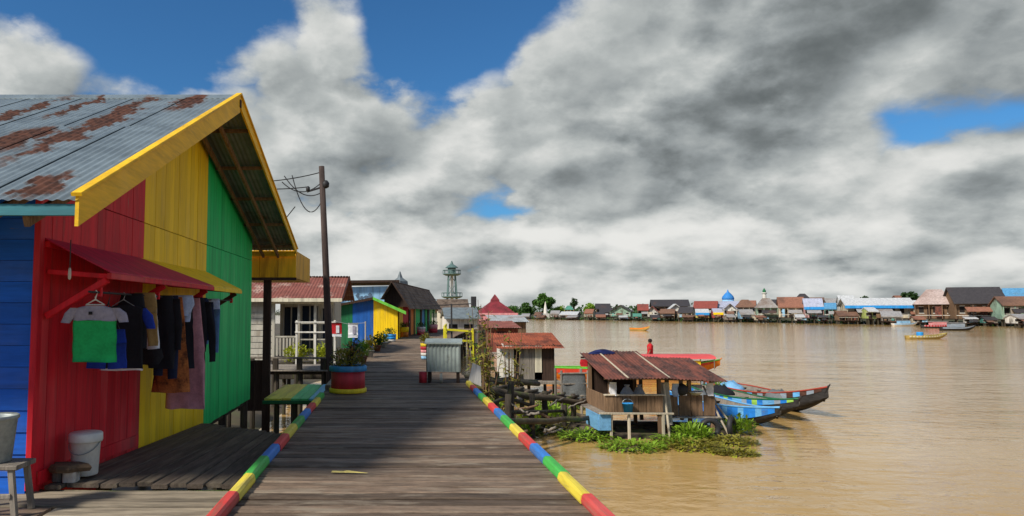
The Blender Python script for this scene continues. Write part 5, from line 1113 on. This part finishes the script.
def far_house(label, px0, px1, yt, ye, wall, roof, back=0.0, kind='gable', porch=True, cat='house', name='stilt_house', nwin=3, fascia=None):
    p0, p1 = shore((px0+px1)/2), None
    c = shore((px0+px1)/2); k = 1 + back / c.y; Y = c.y*k
    x0, x1 = at(px0, 311, Y).x, at(px1, 311, Y).x; w = (x1-x0)/2 * 1.0; zt, ze = at(512, yt, Y).z - WATER, at(512, ye, Y).z - WATER
    rr = random.Random(label); t = thing(name, label, cat, ((x0+x1)/2, Y, WATER), YAW + rr.uniform(-.22, .22)); d = max(4.0, min(w*1.3, 8)); w = max(1.2, (w - d*.5*abs(math.sin(YAW))) / math.cos(YAW))
    zf = min(1.7, ze*.45); wm = FW[wall]; rm = FR[roof]
    part('wall', MB().box(-w*.92, w*.92, 0, d, zf, ze+.05), wm, t)
    for i in range(max(3, int(w*2/2.2))):
        x = -w*.9 + 1.8*w*i/(max(3, int(w*2/2.2))-1)
        for y in (-.9, .3): part('stilt', MB().box(x-.14, x+.14, y-.14, y+.14, -.6, zf), M_pile, t)
    part('floor', MB().box(-w, w, -1.3, d, zf-.16, zf-.004), M_dark, t)
    if kind == 'gable': pts = [(-1.5, ze-.25), (d*.45, zt), (d+.6, ze-.25), (d+.6, ze), (d*.45, zt+.22), (-1.5, ze)]; part('roof', MB().prism(pts, -w*1.02, w*1.02, 0), rm, t); part('gable', MB().prism([(0, ze+.05), (d, ze+.05), (d*.45, zt-.05)], -w*.92, w*.92, 0), wm, t)
    elif kind == 'front': pts = [(-w*1.08, ze-.2), (0, zt), (w*1.08, ze-.2), (w*1.08, ze+.05), (0, zt+.25), (-w*1.08, ze+.05)]; part('roof', MB().prism(pts, -1.0, d, 1), rm, t); part('gable', MB().prism([(-w*.92, ze), (w*.92, ze), (0, zt-.08)], 0, .15, 1), wm, t)
    elif kind == 'hip':
        m = MB().add([(-w*1.05, -1.4, ze-.1), (w*1.05, -1.4, ze-.1), (w*1.05, d+.6, ze-.1), (-w*1.05, d+.6, ze-.1), (-w*.35, d*.45, zt), (w*.35, d*.45, zt)], [(0, 1, 5, 4), (1, 2, 5), (2, 3, 4, 5), (3, 0, 4), (0, 3, 2, 1)]); part('roof', m, rm, t)
    elif kind == 'shed': part('roof', MB().prism([(-1.6, ze-.1), (d+.5, zt-.1), (d+.5, zt+.08), (-1.6, ze+.08)], -w*1.03, w*1.03, 0), rm, t)
    if fascia: part('fascia', MB().box(-w*1.03, w*1.03, -1.66, -1.60, ze-.75, ze+.02), fascia, t)
    hh = ze - zf
    for i in range(nwin):
        x = -w*.65 + 1.3*w*i/max(1, nwin-1); q = part('window', MB().box(x-.48, x+.48, -.05, .01, zf+hh*.38, zf+hh*.80), M_shade, t)
        part('frame', MB().box(x-.58, x+.58, -.08, -.055, zf+hh*.80, zf+hh*.84), P_white, q); part('sill', MB().box(x-.58, x+.58, -.10, -.055, zf+hh*.34, zf+hh*.38), P_white, q)
    part('door', MB().box(-w*.3-.4, -w*.3+.4, -.06, .01, zf, zf+hh*.75), M_dark, t)
    for i in range(rr.randint(2, 5)):        # screens, shutters and stores along the front
        x = rr.uniform(-w*.85, w*.6); ww = rr.uniform(.5, 1.6); z1 = zf + hh*rr.uniform(.3, .95); z0 = zf + (hh*.1 if rr.random() < .6 else hh*.5)
        if z1 > z0 + .3: part('screen', MB().box(x, x+ww, -1.08-.02*i, -1.04-.02*i, z0, z1), rr.choice([M_brown, M_grey, M_dark, M_dark, FW['blue'], FW['cream'], M_fr, FW['teal']]), t)
    if rr.random() < .6: part('lean_to', MB().prism([(-3.0, ze*.62), (-1.3, ze*.80), (-1.3, ze*.83), (-3.0, ze*.65)], -w*rr.uniform(.2, .9), w*rr.uniform(.1, .9), 0), rr.choice([FR['rust'], FR['grey'], FR['brown'], FR['dark']]), t)
    if porch:
        for x in (-w*.95, -w*.3, w*.3, w*.95): part('porch_post', MB().box(x-.07, x+.07, -1.25, -1.12, zf, ze), wm, t)
        part('porch_rail', MB().box(-w*.95, w*.95, -1.25, -1.19, zf+.75, zf+.87), P_white, t)
    return t
H = far_house
H('small grey shack at the left end of the far shore', 520, 531, 314, 316, 'grey', 'grey', nwin=2)
H('pale shack below the round tree on the far shore', 533, 543, 312.5, 314.8, 'white', 'brown', nwin=2)
H('grey-white waterside house right of the thin white spire', 549, 561, 311, 313.8, 'white', 'grey', nwin=2)
H('cream yellow house below the palm on the far shore', 563, 575, 305.5, 309.5, 'yellow', 'green', back=25, kind='hip')
H('low long grey waterside house under the cream yellow house', 558, 580, 312, 314.5, 'grey', 'white')
H('small house with orange rust roof left of the green boat sheds', 583, 595, 309.5, 313, 'cream', 'rust', nwin=2)
H('low green shed on the far waterline', 594, 606, 312.5, 315, 'teal', 'dark', nwin=2)
H('dark roofed house with green gable on the far shore', 608, 633, 305.5, 311.5, 'green', 'dark', kind='front', nwin=2)
H('dark shed behind the green gabled house', 598, 614, 308.5, 312, 'brown', 'dark', back=14, nwin=2)
H('low sea green boathouse at the far waterline', 631, 643, 314, 316, 'teal', 'green', nwin=2)
H('white fronted house with bright red front gable', 646, 659, 306.5, 311.5, 'white', 'red', kind='front', nwin=2)
H('dark red roofed house left of the bright red gable', 636, 650, 304.5, 310, 'brown', 'red', back=14, nwin=2)
H('long dark roofed building above the red gable', 650, 691, 300, 306, 'brown', 'dark', back=24, nwin=5)
H('white gabled house in front of the long dark roof', 668, 683, 304.5, 309, 'white', 'white', back=6, kind='front', nwin=2)
H('brown waterside house below the white gable', 659, 676, 309.5, 313, 'brown', 'brown', nwin=2)
H('dark waterside house left of the long red roof', 677, 694, 307.5, 312.5, 'cream', 'dark', nwin=2)
H('house with long bright red roof left of the blue dome', 692, 719, 301.5, 308, 'green', 'red', back=10, nwin=3)
H('low yellow and blue waterside house under the red roof', 694, 710, 309.5, 312.8, 'yellow', 'white', nwin=2, fascia=P_bblue)
H('red and yellow fronted shop right of the yellow and blue house', 711, 724, 309, 312.5, 'red', 'lilac', nwin=2, fascia=P_yel)
H('white house with pale lilac front gable below the blue dome', 722, 738, 303.5, 309, 'white', 'lilac', kind='front', nwin=2)
H('dark brown hipped house right of the blue dome', 735, 757, 299.5, 307, 'cream', 'brown', kind='hip', back=8)
H('low pale blue waterside house below the brown hipped roof', 738, 755, 310, 314, 'blue', 'grey', nwin=2)
H('house with tall grey hipped roof beside the white minaret', 755, 779, 298, 307.5, 'green', 'grey', kind='hip')
H('house with broad rust brown roof right of the grey hipped roof', 777, 806, 297.5, 307, 'cream', 'rust')
H('dark roofed house peeping over the rust brown roof', 795, 812, 293.5, 299, 'brown', 'dark', back=18, kind='hip', nwin=2)
H('house with pale lilac blue roof on the far shore', 803, 824, 299, 307, 'pink', 'lilac', nwin=3, fascia=P_bblue)
H('small teal house between lilac roof and white market hall', 823, 838, 303.5, 308.5, 'teal', 'blue', nwin=2)
H('house with bright white roof behind the left end of the market hall', 838, 856, 296, 302, 'white', 'white', back=12)
H('long market hall with white roof and blue fascia', 846, 912, 298.5, 305.5, 'cream', 'white', nwin=6, fascia=P_bblue, name='market_hall', cat='hall')
H('low brown waterside house before the market hall, left', 836, 858, 311.5, 315.5, 'brown', 'brown', back=-6, nwin=2)
H('lime yellow stall before the market hall', 866, 877, 308, 311, 'lime', 'white', back=-6, nwin=2, porch=False)
H('low grey waterside house before the market hall, right', 880, 902, 312, 316, 'grey', 'grey', back=-6, nwin=3)
H('tall house with pale pinkish hipped roof and brown timber wall', 914, 957, 289, 304, 'brown', 'pink', kind='hip', nwin=3)
H('white house between market hall and pale hipped roof', 906, 922, 301, 308, 'white', 'white', back=5, nwin=2)
H('large house with black gable roof and timber veranda', 953, 1006, 287.5, 303, 'brown', 'dark', nwin=4)
H('house with bright blue roof at the right edge of the far shore', 1006, 1044, 288.5, 297, 'cream', 'blue', back=14, nwin=3)
H('pale green house with dark red roof at the right edge', 1000, 1036, 297, 305, 'green', 'brown', back=-2, nwin=3)
H('small pale boathouse low on the water at the right edge', 1013, 1030, 315, 318, 'white', 'grey', back=-14, nwin=2, porch=False)
RW = ['brown', 'grey', 'cream', 'white', 'green', 'brown']; RF = ['dark', 'brown', 'grey', 'rust', 'dark', 'brown']
for k, (px, dy, lab) in enumerate(((603, 307, 'behind the low green shed'), (663, 307, 'between red gable and white gable'), (700, 306, 'behind the yellow and blue house'), (748, 304, 'behind the pale blue waterside house'), (770, 303, 'between grey hipped and rust brown roofs'), (818, 301, 'behind the lilac blue roof'), (834, 302, 'left of the bright white roof'), (905, 299, 'right behind the market hall'), (945, 296, 'behind the pale pinkish hipped roof'), (985, 295, 'behind the black gable roof'))):
    H(['dark', 'brown', 'grey', 'rusty'][k % 4] + ' roofed back row house ' + lab, px-9, px+9, dy-3.0, dy+1.5, RW[k % 6], ['dark', 'brown', 'grey', 'rust'][k % 4], back=20+3*k % 9, nwin=2, porch=False)
for k, (px, yt, lab) in enumerate(((540, 315.5, 'below the large round tree'), (571, 315.8, 'below the slim tall tree'), (601, 315, 'left of the green gabled house'), (622, 315.5, 'under the green gabled house'), (655, 315.5, 'under the bright red gable'), (688, 315.3, 'left of the yellow and blue house'), (730, 315, 'under the lilac front gable'), (760, 315.5, 'under the grey hipped roof'), (800, 315, 'under the rust brown roof'), (822, 315.5, 'under the small teal house'), (848, 318, 'under the left end of the market hall'), (892, 318.5, 'under the right end of the market hall'), (918, 317, 'left under the pale hipped roof'), (970, 317, 'under the left of the black gable roof'), (990, 317.5, 'under the right of the black gable roof'))):
    H(['brown', 'grey', 'rust roofed', 'pale', 'green'][k % 5] + ' floating shed ' + lab, px-5-k % 3, px+6+k % 2, yt, yt+1.6, ['brown', 'grey', 'cream', 'white', 'teal'][k % 5], ['brown', 'grey', 'rust', 'white', 'dark'][k % 5], back=-5, kind='shed' if k % 2 else 'gable', nwin=2, porch=False, name='floating_shed', cat='shed')
# filler houses that close the view to the left and right of the frame
H('brown roofed house on the shore beyond the right edge', 1040, 1078, 293, 304, 'white', 'brown', nwin=3)
H('red roofed house on the shore beyond the right edge', 1076, 1115, 292, 304, 'cream', 'red', nwin=3)
# mosque with blue dome, minaret, spire
def far_pt(px, back=0): c = shore(px); k = 1 + back/c.y; return Vector((at(px, 311, c.y*k).x, c.y*k, WATER))
p = far_pt(729, 16); P_dome = paint('dome_blue', (.03, .22, .58)); Yd = p.y; hz = lambda py: at(512, py, Yd).z - WATER
mq = thing('mosque', 'mosque with bright blue pointed dome over pale blue roofs', 'mosque', p, YAW)
part('hall', MB().box(-8, 8, 0, 14, 1.0, hz(307)), P_white, mq)
part('lower_roof', MB().add([(-9, -1, hz(307.5)), (9, -1, hz(307.5)), (9, 15, hz(307.5)), (-9, 15, hz(307.5)), (-2.8, 4.5, hz(301)), (2.8, 4.5, hz(301)), (2.8, 9.5, hz(301)), (-2.8, 9.5, hz(301))], [(0, 1, 5, 4), (1, 2, 6, 5), (2, 3, 7, 6), (3, 0, 4, 7), (4, 5, 6, 7)]), FR['lilac'], mq)
dr = part('drum', MB().lathe([(1.9, hz(301.5)), (1.9, hz(299.5))], 20).xf(Matrix.Translation((0, 7, 0))), P_sky, mq)
dm = part('dome', MB().lathe([(1.9, hz(299.5)), (2.05, hz(298)), (1.8, hz(296)), (1.1, hz(293.5)), (.4, hz(291.5)), (.08, hz(289))], 20).xf(Matrix.Translation((0, 7, 0))), P_dome, mq, True)
for x in (-6, -3, 0, 3, 6): part('arch_window', MB().box(x-.5, x+.5, -.05, .01, 2, 4.5), M_shade, mq)
p = far_pt(765, 20); Yd = p.y
mn = thing('minaret', 'slim white minaret with dark tip behind the grey hipped roof', 'minaret', p)
part('shaft', MB().lathe([(.7, 0), (.62, hz(300)), (.55, hz(294))], 14), P_white, mn); part('gallery', MB().lathe([(.55, hz(294.2)), (.85, hz(293.4)), (.85, hz(292.6)), (.5, hz(292.4))], 14), P_white, mn); part('cap', MB().lathe([(.5, hz(292.4)), (.55, hz(290.8)), (.25, hz(289.3)), (.05, hz(288))], 12), P_dgreen, mn)
p = far_pt(545.5, 6); Yd = p.y
sp = thing('white_spire', 'thin white spire standing in front of the round tree', 'spire', p); part('base', MB().box(-1.4, 1.4, -1.4, 1.4, 0, 2.5), P_white, sp); part('shaft', MB().lathe([(.9, 2.5), (.7, hz(309)), (.1, hz(301.5))], 8), P_white, sp)
# trees on the far shore
M_bark = wood('tree_bark', (.08, .06, .045), 2)
def far_tree(label, px, ytop, wpx, back, lm, n=1400, seed=1, tall=False):
    p = far_pt(px, back); Y = p.y; h = at(512, ytop, Y).z - WATER; r_ = wpx/700*Y/2; r = random.Random(seed)
    t = thing('tree', label, 'tree', p, 0, 'trees on the far shore'); cz = h - (r_*.75 if not tall else h*.28); rv = (r_, r_, r_*.78 if not tall else h*.28)
    part('crown', crown(n, tuple(q*1.0 for q in rv), r, r_*.13, 18).xf(Matrix.Translation((0, 0, cz))), lm, t)
    m = MB().tube([(0, 0, -.5), (.1*r_, 0, cz*.5), (0, 0, cz)], [r_*.09+.15, r_*.07+.1, r_*.04+.05], 8)
    for k in range(5):
        a = k*1.26 + r.random(); m.tube([(0, 0, cz*.6), (r_*.5*math.cos(a), r_*.5*math.sin(a), cz + r_*.2)], [r_*.04+.06, .05], 6)
    part('trunk', m, M_bark, t)
far_tree('large round dark green tree at the left of the far shore', 544, 294.5, 23, 40, L_green, 2600, 1)
far_tree('lower spreading tree just left of the round tree', 526, 302.5, 19, 40, L_green, 1500, 2)
far_tree('slim tall tree right of the round tree', 574, 296, 9, 40, L_dark, 900, 3, True)
far_tree('low bushy tree right of the slim tall tree', 590, 302.5, 16, 44, L_bright, 1200, 4)
far_tree('small bushy tree left of the cream yellow house', 560, 305, 11, 50, L_bright, 800, 5)
far_tree('dark tree rising behind the market hall', 911, 291, 20, 22, L_dark, 1300, 6)
far_tree('small tree crown behind the white roof left of the market hall', 866, 294.5, 13, 40, L_dark, 800, 7)
far_tree('tree behind the bright red gable', 640, 303, 12, 60, L_dark, 800, 8)
far_tree('tree between the long dark roof and the red roof', 696, 301, 9, 30, L_dark, 700, 9)
far_tree('tree behind the rust brown roof', 788, 298, 14, 50, L_green, 800, 10)
far_tree('tree at the right edge behind the black gable roof', 1000, 289, 18, 30, L_green, 900, 11)
far_tree('farthest low tree near the pavilion roof', 512, 305, 14, 80, L_green, 800, 12)
# a low wood closes the horizon behind the houses
r = random.Random(9); m = MB()
for i in range(420):
    q = r.uniform(-480, 280); p = s0 + sd*q + sn*r.uniform(60, 120) + Vector((0, 0, 1.5)); h = r.uniform(3.0, 5.5)
    for k in range(26):
        c = p + Vector((r.gauss(0, 2.6), r.gauss(0, 2.6), r.random()*h)); nn = Vector((r.gauss(0, 1), r.gauss(0, 1), r.gauss(0, 1)+.5)).normalized(); x = nn.orthogonal().normalized(); y = nn.cross(x); s_ = r.uniform(.5, 1.1)
        m.add([c-x*s_, c-y*s_*.7, c+x*s_, c+y*s_*.7], [(0, 1, 2, 3)])
o = part('distant_wood', m, L_dark, None); o['kind'] = 'stuff'; o['label'] = 'low dark belt of distant woodland behind the far shore houses'; o['category'] = 'wood'
# bank scrub under the houses
m = MB()
for i in range(1500):
    q = r.uniform(0, (s1-s0).length + 40); p = s0 + sd*q + sn*r.uniform(1, 6) + Vector((0, 0, r.random()*.9)); nn = Vector((r.gauss(0, 1), r.gauss(0, 1)-.6, r.gauss(0, 1)+.6)).normalized(); x = nn.orthogonal().normalized(); y = nn.cross(x); s_ = r.uniform(.2, .5)
    m.add([p-x*s_, p-y*s_*.7, p+x*s_, p+y*s_*.7], [(0, 1, 2, 3)])
o = part('bank_scrub', m, L_green, None); o['kind'] = 'stuff'; o['label'] = 'green scrub along the far waterline under the stilt houses'; o['category'] = 'scrub'
# boats out on the river and along the far shore
p = atz(927, 339, WATER)
cb2 = boat('cargo_boat', 'ochre river boat carrying a blue drum in front of the far shore', tuple(p), .12, 5.8, 1.2, .42, wood('ochre_hull', (.34, .24, .07), 0), [P_cream, FW['yellow']], M_brown, None, 3, .35, gun=FW['yellow'])
tag(part('drum', MB().lathe([(.36, 0), (.38, .1), (.38, .7), (.36, .8)], 16), P_bblue, None, True, loc=(p.x-1.0, p.y-.15, WATER+.1)), 'bright blue drum standing in the ochre river boat', 'drum')
p = atz(640, 330.5, WATER)
boat('rowing_boat', 'small ochre boat alone in the middle of the river', tuple(p), -1.1, 4.6, 1.2, .45, MATS['ochre_hull'], [P_orange], M_brown, None, 2, .4)
for (px, py, L, rz, hm, st_, lab) in ((905, 326, 6.5, .1, P_white, [P_sky], 'white and pale blue boat moored before the market hall'), (940, 328, 8.0, .05, P_hd, [P_pink, P_red], 'dark boat with pink red cabin side below the pale hipped roof'), (958, 330.5, 6.0, -.1, P_hd, [P_gr], 'dark blue grey boat right of the pink sided boat'), ):
    p = atz(px, py, WATER); t = boat('moored_boat', lab, tuple(p), rz, L, 1.6, .6, hm, st_, M_brown, 'boats moored along the far shore', 2, .4)
    part('cabin', MB().cbox(-L*.25, L*.15, -.55, .55, .5, 1.35, .05, 0), st_[0], t); part('cabin_roof', MB().cbox(-L*.28, L*.18, -.65, .65, 1.35, 1.45, .03, 0), FR['grey'], t)
